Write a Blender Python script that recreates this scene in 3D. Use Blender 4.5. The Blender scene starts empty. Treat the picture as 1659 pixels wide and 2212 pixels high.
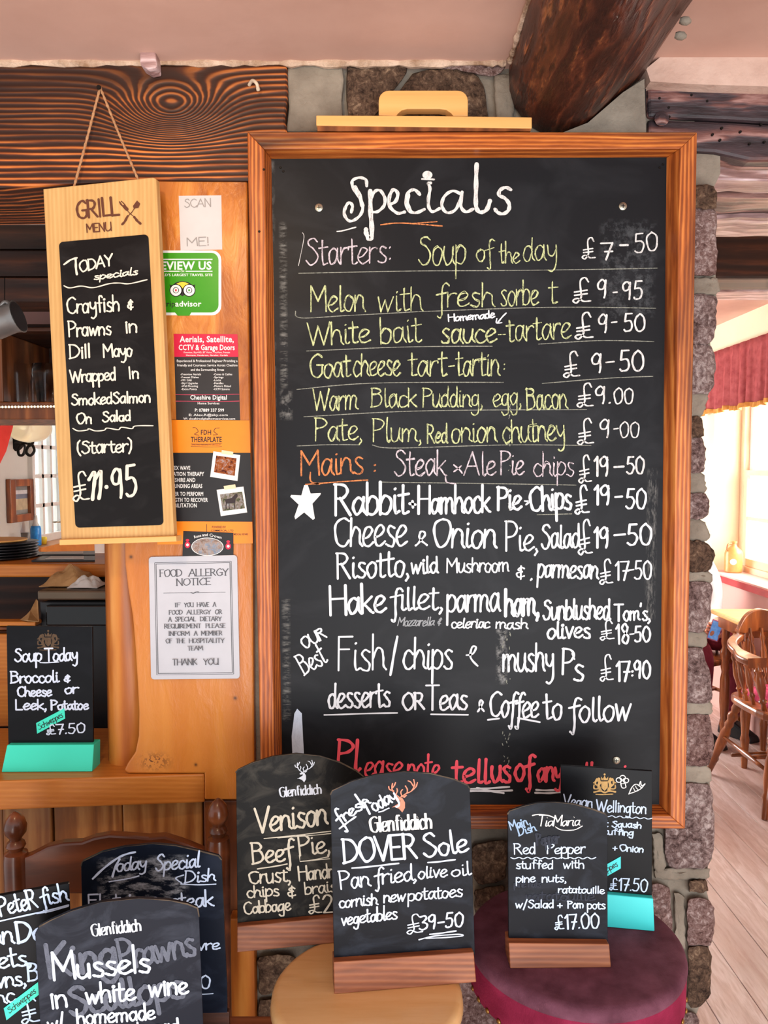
import bpy, math, random
from mathutils import Vector as V, noise as mnoise
R = math.radians
SC = bpy.context.scene
COL = SC.collection

# ---------------------------------------------------------------- camera, world, lights, exposure
F = 1660.0
PITCH = R(3.24)
CAM = V((0.0, -1.32, 1.5))
cd = bpy.data.cameras.new('camera'); cam = bpy.data.objects.new('camera', cd); COL.objects.link(cam)
cd.sensor_fit = 'HORIZONTAL'; cd.sensor_width = 36.0; cd.lens = 36.0 * F / 1659.0; cd.clip_start = 0.05
cam.location = CAM; cam.rotation_euler = (R(90) - PITCH, 0, 0)
SC.camera = cam
w = bpy.data.worlds.new('sky'); SC.world = w; w.use_nodes = True
bg = w.node_tree.nodes['Background']; bg.inputs[0].default_value = (0.93, 0.96, 1.0, 1); bg.inputs[1].default_value = 0.95
def area(name, loc, target, sx, sy, power, col):
    l = bpy.data.lights.new(name, 'AREA'); l.shape = 'RECTANGLE'; l.size = sx; l.size_y = sy; l.energy = power; l.color = col
    o = bpy.data.objects.new(name, l); COL.objects.link(o); o.location = loc
    o.rotation_euler = (V(target) - V(loc)).to_track_quat('-Z', 'Y').to_euler(); return o
area('front_window_light', (0.6, -3.2, 0.9), (0.1, 0, 1.9), 2.2, 1.3, 45, (0.90, 0.95, 1.0))
area('ceiling_fill_light', (0.3, -1.9, 0.35), (0.2, -0.6, 2.2), 2.4, 1.4, 24, (1.0, 0.93, 0.86))  # added fill from below that brightens the ceiling
area('far_window_light', (3.0, 2.6, 1.75), (1.6, 2.5, 0.7), 1.6, 1.2, 620, (1.0, 0.97, 0.90))
area('far_room_fill_light', (0.1, 4.2, 1.3), (2.1, 3.0, 0.9), 1.4, 1.3, 75, (1.0, 0.95, 0.92))  # added fill for the window-side wall, its source is unseen
area('left_window_light', (-3.0, 4.0, 1.6), (-2.0, 2.0, 1.2), 1.2, 1.2, 45, (0.95, 0.98, 1.0))
def spot(name, loc, target, power, col, size=R(80), rad=0.04):
    l = bpy.data.lights.new(name, 'SPOT'); l.energy = power; l.color = col; l.spot_size = size; l.spot_blend = 0.7; l.shadow_soft_size = rad
    o = bpy.data.objects.new(name, l); COL.objects.link(o); o.location = loc
    o.rotation_euler = (V(target) - V(loc)).to_track_quat('-Z', 'Y').to_euler(); return o
spot('ceiling_spot_light', (-0.35, -0.95, 2.12), (-0.35, 0.05, 1.75), 11, (1.0, 0.72, 0.42), R(100))
SC.view_settings.view_transform = 'Standard'; SC.view_settings.look = 'None'; SC.view_settings.gamma = 1.0
SC.view_settings.use_curve_mapping = False
SC.view_settings.exposure = 0.3

# ---------------------------------------------------------------- pixel <-> place helpers
_f = V((0, math.cos(PITCH), -math.sin(PITCH))); _u = V((0, math.sin(PITCH), math.cos(PITCH))); _r = V((1, 0, 0))
def ray(px, py): return _f + _r * ((px - 829.5) / F) - _u * ((py - 1106.0) / F)
def PY(px, py, Y): d = ray(px, py); return CAM + d * ((Y - CAM.y) / d.y)
def PX(px, py, X): d = ray(px, py); return CAM + d * ((X - CAM.x) / d.x)
def PZ(px, py, Z): d = ray(px, py); return CAM + d * ((Z - CAM.z) / d.z)
class Plane:
    def __init__(s, o, n): s.o = V(o); s.n = V(n).normalized(); s.n = s.n if s.n.dot(CAM - s.o) > 0 else -s.n
    def hit(s, px, py, off=0.0):
        d = ray(px, py); oo = s.o + s.n * off
        return CAM + d * ((oo - CAM).dot(s.n) / d.dot(s.n))
def plane_y(Y): return Plane((0, Y, 0), (0, -1, 0))
def plane_base(l, r, z, lean=0.0):      # vertical board standing on height z, leaning back
    a = PZ(l[0], l[1], z); b = PZ(r[0], r[1], z); u = (b - a).normalized()
    up = V((0, 0, 1)); n = u.cross(up).normalized()
    if n.dot(CAM - a) < 0: n = -n
    v = up * math.cos(lean) - n * math.sin(lean)
    return Plane(a, u.cross(v))

# ---------------------------------------------------------------- objects
ORG = {}
def tag(o, label=None, cat=None, group=None, kind=None):
    if label: o['label'] = label
    if cat: o['category'] = cat
    if group: o['group'] = group
    if kind: o['kind'] = kind
    return o
def thing(name, loc, label, cat, group=None, kind=None):
    o = bpy.data.objects.new(name, None); COL.objects.link(o); o.location = loc; o.empty_display_size = 0.05
    ORG[o] = V(loc); return tag(o, label, cat, group, kind)
class MB:
    def __init__(s): s.v = []; s.f = []
    def add(s, vs, fs):
        b = len(s.v); s.v += [V(p) for p in vs]; s.f += [tuple(i + b for i in f) for f in fs]; return s
    def box(s, a, b):
        x0, y0, z0 = a; x1, y1, z1 = b
        return s.add([(x0,y0,z0),(x1,y0,z0),(x1,y1,z0),(x0,y1,z0),(x0,y0,z1),(x1,y0,z1),(x1,y1,z1),(x0,y1,z1)],
            [(0,1,5,4),(1,2,6,5),(2,3,7,6),(3,0,4,7),(4,5,6,7),(3,2,1,0)])
    def prism(s, poly, ext):
        n = len(poly); e = V(ext)
        return s.add(list(poly) + [V(p) + e for p in poly],
            [tuple(range(n)), tuple(range(2*n-1, n-1, -1))] + [(i, n+i, n+(i+1) % n, (i+1) % n) for i in range(n)])
    def tube(s, pts, rad, seg=8, closed=False):
        pts = [V(p) for p in pts]; n = len(pts)
        rads = rad if isinstance(rad, (list, tuple)) else [rad]*n
        rings = []; prev = None
        for i, p in enumerate(pts):
            t = (pts[(i+1) % n] - pts[i-1]) if closed else (pts[min(i+1, n-1)] - pts[max(i-1, 0)])
            t = t.normalized() if t.length > 1e-9 else V((0,0,1))
            if prev is None: a = t.orthogonal().normalized()
            else:
                a = prev - t*prev.dot(t); a = a.normalized() if a.length > 1e-6 else t.orthogonal().normalized()
            prev = a; b = t.cross(a)
            rings.append([p + (a*math.cos(2*math.pi*k/seg) + b*math.sin(2*math.pi*k/seg))*rads[i] for k in range(seg)])
        vs = [q for r_ in rings for q in r_]; fs = []
        m = n if closed else n-1
        for i in range(m):
            for k in range(seg):
                j = (i+1) % n
                fs.append((i*seg+k, i*seg+(k+1) % seg, j*seg+(k+1) % seg, j*seg+k))
        if not closed: fs += [tuple(range(seg-1, -1, -1)), tuple((n-1)*seg+k for k in range(seg))]
        return s.add(vs, fs)
    def lathe(s, p0, p1, prof, seg=20):          # prof: (t along p0->p1, radius)
        p0 = V(p0); p1 = V(p1)
        return s.tube_axis([p0.lerp(p1, t) for t, r in prof], [max(r, 1e-4) for t, r in prof], (p1-p0).normalized(), seg)
    def tube_axis(s, pts, rads, ax, seg):
        a = ax.orthogonal().normalized(); b = ax.cross(a); vs = []; fs = []
        for p, r_ in zip(pts, rads): vs += [p + (a*math.cos(2*math.pi*k/seg)+b*math.sin(2*math.pi*k/seg))*r_ for k in range(seg)]
        n = len(pts)
        for i in range(n-1):
            for k in range(seg): fs.append((i*seg+k, i*seg+(k+1) % seg, (i+1)*seg+(k+1) % seg, (i+1)*seg+k))
        fs += [tuple(range(seg-1, -1, -1)), tuple((n-1)*seg+k for k in range(seg))]
        return s.add(vs, fs)
    def build(s, name, mat, parent=None, smooth=False, bevel=0, base=None, label=None):
        org = ORG[parent] if parent else (V(base) if base is not None else V((0,0,0)))
        me = bpy.data.meshes.new(name); me.from_pydata([p - org for p in s.v], [], s.f); me.update()
        if mat: me.materials.append(mat)
        if smooth:
            for p in me.polygons: p.use_smooth = True
        o = bpy.data.objects.new(name, me); COL.objects.link(o)
        if parent: o.parent = parent
        else: o.location = org
        ORG[o] = org
        if bevel:
            m = o.modifiers.new('bevel', 'BEVEL'); m.width = bevel; m.segments = 2; m.limit_method = 'ANGLE'; m.angle_limit = R(35)
        if smooth and smooth != True:
            try: me.set_sharp_from_angle(angle=R(smooth))
            except Exception: pass
        if label: o['label'] = label
        return o
def slab(name, plane, px, thick, mat, parent=None, bevel=0, off=0.0, base=None, label=None):
    front = [plane.hit(x, y, off) for x, y in px]
    mb = MB().prism(front, -plane.n*thick)
    return mb.build(name, mat, parent, bevel=bevel, base=base, label=label)
def rnd_rect(x0, y0, x1, y1, r, n=5):
    out = []
    for cx, cy, a in ((x1-r, y0+r, -90), (x1-r, y1-r, 0), (x0+r, y1-r, 90), (x0+r, y0+r, 180)):
        for k in range(n+1): t = R(a + 90*k/n); out.append((cx+r*math.cos(t), cy+r*math.sin(t)))
    return out

# ---------------------------------------------------------------- materials
def lin(c):
    def f(x): x /= 255.0; return x/12.92 if x <= 0.04045 else ((x+0.055)/1.055)**2.4
    return (f(c[0]), f(c[1]), f(c[2]), 1)
class NT:
    def __init__(s, name):
        s.m = bpy.data.materials.new(name); s.m.use_nodes = True; s.t = s.m.node_tree; s.b = s.t.nodes['Principled BSDF']
    def n(s, typ, **kw):
        x = s.t.nodes.new(typ)
        for k, v in kw.items(): setattr(x, k, v)
        return x
    def l(s, a, b): s.t.links.new(a, b); return s
    def pos(s): return s.n('ShaderNodeNewGeometry').outputs['Position']
    def mapv(s, vec, scale, loc=(0,0,0), rot=(0,0,0)):
        x = s.n('ShaderNodeMapping'); x.inputs['Scale'].default_value = scale; x.inputs['Location'].default_value = loc; x.inputs['Rotation'].default_value = rot
        s.l(vec, x.inputs['Vector']); return x.outputs[0]
    def noise(s, vec, scale, detail=4, rough=0.55, dist=0.0):
        x = s.n('ShaderNodeTexNoise'); x.inputs['Scale'].default_value = scale; x.inputs['Detail'].default_value = detail
        x.inputs['Roughness'].default_value = rough; x.inputs['Distortion'].default_value = dist; s.l(vec, x.inputs['Vector']); return x.outputs['Fac']
    def math(s, op, a, b=None, c=None, clamp=False):
        x = s.n('ShaderNodeMath', operation=op); x.use_clamp = clamp
        for i, v in enumerate((a, b, c)):
            if v is None: continue
            if isinstance(v, (int, float)): x.inputs[i].default_value = v
            else: s.l(v, x.inputs[i])
        return x.outputs[0]
    def ramp(s, fac, stops, interp='LINEAR'):
        x = s.n('ShaderNodeValToRGB'); e = x.color_ramp.elements; x.color_ramp.interpolation = interp
        while len(e) < len(stops): e.new(0.5)
        for i, (p, c) in enumerate(stops): e[i].position = p; e[i].color = lin(c)
        s.l(fac, x.inputs[0]); return x.outputs[0]
    def mix(s, fac, a, b):
        x = s.n('ShaderNodeMix', data_type='RGBA')
        for v, k in ((fac, 0), (a, 6), (b, 7)):
            if isinstance(v, (int, float)): x.inputs[k].default_value = v
            elif isinstance(v, tuple): x.inputs[k].default_value = lin(v)
            else: s.l(v, x.inputs[k])
        return x.outputs[2]
    def bump(s, h, strength, dist=0.01):
        x = s.n('ShaderNodeBump'); x.inputs['Strength'].default_value = strength; x.inputs['Distance'].default_value = dist
        s.l(h, x.inputs['Height']); s.l(x.outputs[0], s.b.inputs['Normal'])
    def fin(s, col=None, rough=0.5, metal=0.0, spec=0.5, coat=0.0):
        if col is not None:
            if isinstance(col, tuple): s.b.inputs['Base Color'].default_value = lin(col)
            else: s.l(col, s.b.inputs['Base Color'])
        if isinstance(rough, (int, float)): s.b.inputs['Roughness'].default_value = rough
        else: s.l(rough, s.b.inputs['Roughness'])
        s.b.inputs['Metallic'].default_value = metal; s.b.inputs['Specular IOR Level'].default_value = spec
        s.b.inputs['Coat Weight'].default_value = coat; s.b.inputs['Coat Roughness'].default_value = 0.15
        return s.m
def simple(name, c, rough=0.6, metal=0.0, c2=None, scale=8, bump=0.0, bscale=60, spec=0.4, coat=0.0, emit=0.0):
    t = NT(name); p = t.pos()
    c2 = c2 or tuple(min(255, int(x*0.86)) for x in c)
    col = t.ramp(t.noise(p, scale, 5), [(0.35, c), (0.68, c2)])
    if bump: t.bump(t.noise(p, bscale, 6), bump)
    if emit: t.b.inputs['Emission Color'].default_value = lin(c); t.b.inputs['Emission Strength'].default_value = emit
    return t.fin(col, rough, metal, spec, coat)
def wood(name, stops, axis='x', freq=90, stretch=9, dist=3.0, rough=0.45, bump=0.25, coat=0.0, knots=(), fine=0.35, big=6, patch=None, spec=0.4, sw=0.40):
    t = NT(name); p = t.pos()
    sc = {'x': (1/stretch, 1, 1), 'y': (1, 1/stretch, 1), 'z': (1, 1, 1/stretch)}[axis]
    sp = t.mapv(p, sc)
    n1 = t.noise(sp, big, 4, 0.5); n2 = t.noise(sp, big*18, 5, 0.6)
    sep = t.n('ShaderNodeSeparateXYZ'); t.l(p, sep.inputs[0])
    cx, cy, cz = sep.outputs
    across = {'x': t.math('ADD', cz, t.math('MULTIPLY', cy, 0.6)), 'y': t.math('ADD', cx, t.math('MULTIPLY', cz, 0.6)), 'z': t.math('ADD', cx, t.math('MULTIPLY', cy, 0.6))}[axis]
    nm = t.noise(sp, big*4.5, 3, 0.5)
    fld = t.math('ADD', t.math('MULTIPLY', across, freq), t.math('ADD', t.math('MULTIPLY', n1, dist*7.0), t.math('MULTIPLY', nm, dist*2.2)))
    for (kx, kz, ra, rb, amp) in knots:
        dx = t.math('DIVIDE', t.math('SUBTRACT', cx, kx), ra); dz = t.math('DIVIDE', t.math('SUBTRACT', cz, kz), rb)
        g = t.math('EXPONENT', t.math('MULTIPLY', t.math('ADD', t.math('MULTIPLY', dx, dx), t.math('MULTIPLY', dz, dz)), -1.0))
        fld = t.math('ADD', fld, t.math('MULTIPLY', g, amp))
    st = t.math('MULTIPLY_ADD', t.math('SINE', fld), 0.5, 0.5)
    st = t.math('MULTIPLY', t.math('POWER', st, 1.4), t.math('MULTIPLY_ADD', nm, 1.6, 0.1))
    val = t.math('ADD', t.math('ADD', t.math('MULTIPLY', st, sw), t.math('MULTIPLY', n2, fine)), t.math('MULTIPLY', n1, 1.06-sw-fine))
    col = t.ramp(val, stops)
    for (kx, kz, ra, rb, amp) in knots:
        dx = t.math('DIVIDE', t.math('SUBTRACT', cx, kx), ra*0.16); dz = t.math('DIVIDE', t.math('SUBTRACT', cz, kz), rb*0.2)
        g = t.math('EXPONENT', t.math('MULTIPLY', t.math('ADD', t.math('MULTIPLY', dx, dx), t.math('MULTIPLY', dz, dz)), -1.0))
        col = t.mix(t.math('MULTIPLY', g, 0.8), col, stops[0][1])
    if patch:
        pc, psc, lo, hi = patch
        m = t.n('ShaderNodeMapRange'); m.inputs[1].default_value = lo; m.inputs[2].default_value = hi; t.l(t.noise(sp, psc, 4), m.inputs[0])
        col = t.mix(m.outputs[0], col, pc)
    if bump: t.bump(val, bump, 0.004)
    return t.fin(col, rough, 0, spec, coat)
def chalk(name, c, board=(38, 38, 40), thr=0.36, rough=0.9, soft=0.16):
    t = NT(name); p = t.pos()
    a = t.noise(p, 900, 3, 0.7); b = t.noise(t.mapv(p, (1, 1, 0.3)), 260, 3, 0.6)
    v = t.math('ADD', t.math('MULTIPLY', a, 0.5), t.math('MULTIPLY', b, 0.5))
    col = t.ramp(v, [(max(0, thr-soft), board), (thr+0.08, c)])
    return t.fin(col, rough, 0, 0.2)
def slate(name, c=(30, 30, 34), smudge=(88, 88, 90), amt=0.35, sc=5, rough=0.55, marks=(), bmp=0.03):
    t = NT(name); p = t.pos()
    n = t.noise(t.mapv(p, (1, 1, 1.6)), sc, 6, 0.6, 1.2); f = t.noise(p, 160, 3)
    m = t.n('ShaderNodeMapRange'); m.inputs[1].default_value = 0.48; m.inputs[2].default_value = 0.85; m.inputs[4].default_value = amt; t.l(n, m.inputs[0])
    col = t.mix(m.outputs[0], c, smudge)
    sep = t.n('ShaderNodeSeparateXYZ'); t.l(p, sep.inputs[0])
    for (x0, x1, z0, z1, c2, a, scl) in marks:       # rubbed-in chalk residue patches
        def win(v, lo, hi, e):
            k1 = t.math('DIVIDE', t.math('SUBTRACT', v, lo), e, clamp=True); k2 = t.math('DIVIDE', t.math('SUBTRACT', hi, v), e, clamp=True)
            return t.math('MULTIPLY', k1, k2)
        e = 0.004 + 0.1*min(x1-x0, z1-z0)
        mk = t.math('MULTIPLY', win(sep.outputs[0], x0, x1, e), win(sep.outputs[2], z0, z1, e))
        nn = t.noise(t.mapv(p, scl), 60, 5, 0.75)
        mm = t.n('ShaderNodeMapRange'); mm.inputs[1].default_value = 0.47; mm.inputs[2].default_value = 0.66; t.l(nn, mm.inputs[0])
        col = t.mix(t.math('MULTIPLY', t.math('MULTIPLY', mk, mm.outputs[0]), a), col, c2)
    if bmp: t.bump(f, bmp, 0.002)
    return t.fin(col, rough, 0, 0.12)
# ---------------------------------------------------------------- handwriting: strokes in units x-height 10, capitals 20, tails -10
G = {
'a':"9.5;8 8 5 10 2 8 1 4 3 0 6 2 8 8;8 10 8 3 10 0", 'b':"9;1 20 1 0;1 6 4 10 8 8 8 3 5 0 1 1", 'c':"8.5;8 8 5 10 2 8 1 4 3 0 6 0 9 2",
'd':"9.5;8 8 5 10 2 8 1 4 3 0 6 1 8 6;8 20 8 3 10 0", 'e':"9;1 4 5 5 8 8 6 10 3 9 1 5 2 1 5 0 9 2",
'f':"7;9 18 7 20 5 18 4 12 4 3 4 -5 3 -10 1 -8;0 9 8 11", 'g':"9.5;8 8 5 10 2 8 1 4 3 1 6 2 8 8;8 10 8 -4 6 -9 3 -9 1 -6",
'h':"9.5;1 20 1 0;1 5 4 10 7 9 8 6 8 2 10 0", 'i':"4.5;2 10 2 2 3 0 5 1;2 15 2.4 15.4", 'j':"5;3 10 3 -5 1 -9 -1 -8;3 15 3.4 15.4",
'k':"9;1 20 1 0;8 10 1 4;3 5 7 1 9 0", 'l':"4.5;2 20 2 3 3 0 5 1", 'm':"14;1 10 1 0;1 6 4 10 6 8 6 0;6 6 9 10 12 8 12 2 14 0",
'n':"9.5;1 10 1 0;1 5 4 10 7 9 8 6 8 2 10 0", 'o':"9;5 10 2 8 1 4 3 0 6 0 8 4 8 8 5 10", 'p':"9;1 10 1 -10;1 6 4 10 8 8 8 3 5 0 1 1",
'q':"9;8 8 5 10 2 8 1 4 3 0 6 2 8 8;8 10 8 -10", 'r':"7;1 10 1 0;1 5 3 9 6 10 7 9", 's':"8;7 9 4 10 2 8 4 5.5 7 3 6 0 3 0 1 1",
't':"7;3 18 3 3 4 0 7 1;0 11 7 12", 'u':"9.5;1 10 1 4 3 0 6 1 8 6;8 10 8 3 10 0", 'v':"8.5;1 10 4 0;4 0 8 10", 'w':"12.5;1 10 3 0;3 0 6 8;6 8 8 0;8 0 12 10",
'x':"8;1 10 8 0;8 10 1 0", 'y':"9;1 10 2 5 5 3 8 7;8 10 8 -4 5 -9 2 -8", 'z':"8;1 10 8 10;8 10 1 0;1 0 8 0",
'A':"14;0 0 7 20;7 20 13 0;3 7 11 7", 'B':"11.5;1 20 1 0;0 20 7 19 9 15 6 11 1 11;1 11 8 10 10 5 7 1 0 0", 'C':"12.5;12 17 8 20 3 16 1 9 3 2 8 0 12 3",
'D':"13;1 20 1 0;0 20 8 18 12 10 8 2 0 0", 'E':"10.5;10 20 1 20;1 20 1 0;1 0 10 0;1 10 8 10", 'F':"10;1 20 1 0;1 20 10 20;1 11 8 11",
'G':"13;12 17 8 20 3 16 1 9 3 2 8 0 12 3;12 3 12 9;7 9 13 9", 'H':"13;1 20 1 0;12 20 12 0;1 10 12 10", 'I':"5;2 20 2 0", 'J':"9;7 20 7 4 4 0 1 2",
'K':"11.5;1 20 1 0;10 20 1 9;3 11 11 0", 'L':"10;1 20 1 0;1 0 9 0", 'M':"15;1 0 1 20;1 20 7 7;7 7 13 20;13 20 14 0", 'N':"13;1 0 1 20;1 20 11 0;11 0 11 20",
'O':"13.5;7 20 2 16 1 8 5 0 10 2 13 9 11 18 7 20", 'P':"10.5;1 20 1 0;0 20 7 19 10 15 7 10 1 9", 'Q':"14;7 20 2 16 1 8 5 0 10 2 13 9 11 18 7 20;8 5 14 -2",
'R':"12;1 20 1 0;0 20 7 19 9 15 6 10 1 10;4 10 11 0", 'S':"11;10 17 7 20 3 18 3 14 7 10 10 6 8 1 4 0 1 3", 'T':"12;0 20 12 20;6 20 6 0", 'U':"13;1 20 1 6 4 0 9 1 12 7;12 20 12 0",
'V':"12;0 20 6 0;6 0 12 20", 'W':"17;0 20 4 0;4 0 8 16;8 16 12 0;12 0 17 20", 'X':"12;1 20 11 0;11 20 1 0", 'Y':"12;0 20 6 10;12 20 6 10;6 10 6 0", 'Z':"11;1 20 10 20;10 20 1 0;1 0 10 0",
'0':"12;6 20 2 16 1 9 3 1 7 0 10 6 10 15 6 20", '1':"6;1 16 4 20;4 20 4 0", '2':"11;1 16 4 20 8 18 8 13 1 0;1 0 10 0", '3':"10;1 19 6 20 8 16 4 11;4 11 9 8 8 2 4 0 0 2",
'4':"11;7 0 7 20;7 20 1 6;1 6 10 6", '5':"11;9 20 3 20;3 20 2 12;2 12 7 12 9 7 7 1 3 0 1 2", '6':"11;8 20 3 13 1 6 4 0 8 2 8 7 5 10 1 6", '7':"10;0 20 9 20;9 20 4 0;3 10 9 10",
'8':"11;8 17 5 20 2 16 5 11 9 6 6 0 2 3 4 9 8 14 8 17", '9':"11;8 17 5 20 1 16 2 11 6 11 8 17;8 19 8 8 7 0",
'£':"12;10 17 8 20 5 18 5 10 5 4 2 0 0 2 3 4 7 1 11 1;1 10 9 11;1 7 9 8", '&':"10;8 14 5 16 2 13 6 10;6 10 1 8 2 3 8 4;5 18 4.5 0", '+':"9;1 6 8 6;4.5 10 4.5 2", '~':"11;1 0 4 5 8 13 8 18 5 18 4 13 6 6 10 0",
'.':"4;1.5 0.5 2.2 1", ',':"4;2 1 2.5 -1 1 -4", ':':"4;2 2 2.4 2.4;2 9 2.4 9.4", '-':"9;1 8 8 8.5", "'":"3;1.5 20 1 16", '/':"8;7 22 1 -4", '(':"6;5 22 2 15 2 4 5 -3", ')':"6;1 22 4 15 4 4 1 -3",
'!':"5;2 20 2 6;2 1 2.3 1.3", '@':"14;9 8 7 10 5 6 7 4 10 9 9 4 12 7 9 13 3 12 1 5 5 0 10 1", '_':"10;0 0 10 0", ' ':"7"}
ALT = {'f':"8;8 18 6 20 4 17 4 0;1 10 7 10", 'i':"4;2 10 2 0;2 14 2.3 14.3", 'l':"4;2 20 2 0", 'a':"9.5;8 8 5 10 2 8 1 4 3 0 6 1 8 5;8 10 8 0", 'd':"9.5;8 8 5 10 2 8 1 4 3 0 6 1 8 5;8 20 8 0",
 'n':"9.5;1 10 1 0;1 6 4 10 7 9 8 6 8 0", 'h':"9.5;1 20 1 0;1 6 4 10 7 9 8 6 8 0", 'm':"14;1 10 1 0;1 7 4 10 6.5 8 6.5 0;6.5 7 9 10 12 8 12 0", 't':"7;3 17 3 2 5 0 7 1;0 10 7 10", 'u':"9.5;1 10 1 3 3 0 6 1 8 4;8 10 8 0"}
def cr(pts, n=7):
    if len(pts) < 3: return pts
    out = []; P = [pts[0]] + pts + [pts[-1]]
    for i in range(1, len(P)-2):
        p0, p1, p2, p3 = P[i-1:i+3]
        for k in range(n):
            t = k/n; t2 = t*t; t3 = t2*t
            out.append(tuple(0.5*(2*p1[j]+(p2[j]-p0[j])*t+(2*p0[j]-5*p1[j]+4*p2[j]-p3[j])*t2+(3*p1[j]-p0[j]-3*p2[j]+p3[j])*t3) for j in (0, 1)))
    out.append(tuple(pts[-1])); return out
class Ink:                       # collects flat marks given in picture coordinates and lays them on one plane
    def __init__(s, plane, off=0.0006): s.p = plane; s.off = off; s.mb = MB(); s.parts = []; s.main = s.mb; s.rng = random.Random(7); s.wob = .35; s.vib = 0.13
    def new(s, h=99):
        if h >= 14: s.mb = MB(); s.parts.append(s.mb)
    def end(s): s.mb = s.main
    def poly(s, pts): s.mb.add([s.p.hit(x, y, s.off) for x, y in pts], [tuple(range(len(pts)))]); return s
    def stroke(s, pts, th, smooth=True, pen=None, cap=True):
        s.off += 6e-6
        pts = [tuple(p) for p in pts]
        if smooth: pts = cr(pts)
        if s.wob and smooth and len(pts) > 2:
            a1, a2 = s.rng.random()*6, s.rng.random()*6; pts = [(x + s.wob*math.sin(a1 + i*.45), y + s.wob*math.sin(a2 + i*.38)) for i, (x, y) in enumerate(pts)]
        q = [pts[0]]
        for p in pts[1:]:
            if math.hypot(p[0]-q[-1][0], p[1]-q[-1][1]) > 0.25: q.append(p)
        if len(q) == 1: q.append((q[0][0]+0.3, q[0][1]))
        L = []; Rr = []; n = len(q); ws = []; ph = s.rng.random()*6
        for i in range(n):
            a = q[max(0, i-1)]; b = q[min(n-1, i+1)]; dx, dy = b[0]-a[0], b[1]-a[1]; l = math.hypot(dx, dy) or 1; dx /= l; dy /= l
            wd = th*(pen[0]+(1-pen[0])*abs(dy)**pen[1] if pen else (.86+.22*abs(dy))+s.vib*math.sin(ph+i*0.9))*0.5; ws.append(wd)
            L.append((q[i][0]-dy*wd, q[i][1]+dx*wd)); Rr.append((q[i][0]+dy*wd, q[i][1]-dx*wd))
        vs = [s.p.hit(x, y, s.off) for x, y in L+Rr]
        s.mb.add(vs, [(i, i+1, n+i+1, n+i) for i in range(n-1)])
        if cap and th > 1.2 and not pen:
            for e, (c, wd) in enumerate(((q[0], ws[0]), (q[-1], ws[-1]))):
                s.off += 3e-6
                s.poly([(c[0]+wd*math.cos(k*math.pi/5), c[1]+wd*math.sin(k*math.pi/5)) for k in range(10)])
        return s
    def line(s, x0, y0, x1, y1, th): return s.stroke([(x0, y0), ((x0+x1)/2, (y0+y1)/2 + 1.0), (x1, y1)], th)
    def disc(s, x, y, rx, ry=None, n=14): ry = ry or rx; return s.poly([(x+rx*math.cos(2*math.pi*k/n), y+ry*math.sin(2*math.pi*k/n)) for k in range(n)])
    def ring(s, x, y, rx, ry, th, n=20): return s.stroke([(x+rx*math.cos(2*math.pi*k/n), y+ry*math.sin(2*math.pi*k/n)) for k in range(n+1)], th, smooth=False, cap=False)
    def rect(s, x0, y0, x1, y1): return s.poly([(x0, y0), (x1, y0), (x1, y1), (x0, y1)])
    def word(s, txt, x0, y0, x1, y1, xh, cap, th, slant=0.0, style='', desc=None, pen=None, jit=0.5, serif=0.0):
        gl = []; adv = 0
        for ch in txt:
            d = ALT.get(ch) if (style == 'plain' and ch in ALT) else G.get(ch, G[' ']); parts = d.split(';'); w_ = float(parts[0])
            gl.append((adv, parts[1:], ch)); adv += w_
        k = math.hypot(x1-x0, y1-y0)/max(adv, 1)*(.97 if len(txt) > 2 else 1); ux, uy = (x1-x0), (y1-y0); l = math.hypot(ux, uy) or 1; ux /= l; uy /= l
        desc = desc if desc is not None else xh*.78
        s.new(cap)
        for a0, strokes, ch_ in gl:
            jy = s.rng.uniform(-jit, jit); js = 1 + s.rng.uniform(-0.05, 0.05)*(1 if jit else 0)
            for st in strokes:
                v = [float(z) for z in st.split()]; pts = []
                for i in range(0, len(v), 2):
                    gx, gy = v[i], v[i+1]
                    if gy <= 0: h = gy/10*desc
                    elif gy <= 10: h = gy/10*xh*js
                    else: h = xh*js + (gy-10)/10*(cap-xh)
                    X = (a0+gx)*k + h*slant; h += jy
                    pts.append((x0 + ux*X + uy*h, y0 + uy*X - ux*h))
                if serif:
                    for e, o in ((0, 1), (-1, -2)):
                        if len(pts) > 1 and abs(pts[e][1]-pts[o][1]) > abs(pts[e][0]-pts[o][0])*1.5 and len(pts) == 2 or (len(pts) > 2 and e == 0 and abs(pts[0][0]-pts[1][0]) < 0.4*k):
                            s.stroke([(pts[e][0]-serif, pts[e][1]-uy*0), (pts[e][0]+serif, pts[e][1])], max(0.35, th*(pen[0] if pen else .4)*1.3), smooth=False, cap=False)
                s.stroke(pts, th*(.8 if ch_ == '£' else 1)*(1.0 if len(pts) > 2 or abs(pts[0][0]-pts[1][0])+abs(pts[0][1]-pts[1][1]) > 1.5 else 1.35), pen=pen)
        s.end(); return s
    def build(s, name, mat, parent, label=None):
        o = None
        for m in [s.main] + s.parts:
            if m.v: o = m.build(name, mat, parent, label=label if m is (s.main if s.main.v else s.parts[0]) else None)
        return o
_fc = {}
def font_mesh(txt, bold=0.0):
    key = (txt, bold)
    if key not in _fc:
        c = bpy.data.curves.new('t', 'FONT'); c.body = txt; c.resolution_u = 2; c.offset = bold; c.space_character = 1.0 + bold*2
        o = bpy.data.objects.new('t', c); COL.objects.link(o)
        dg = bpy.context.evaluated_depsgraph_get(); me = bpy.data.meshes.new_from_object(o.evaluated_get(dg))
        _fc[key] = ([tuple(v.co)[:2] for v in me.vertices], [tuple(p.vertices) for p in me.polygons])
        bpy.data.objects.remove(o); bpy.data.curves.remove(c); bpy.data.meshes.remove(me)
    return _fc[key]
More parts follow.
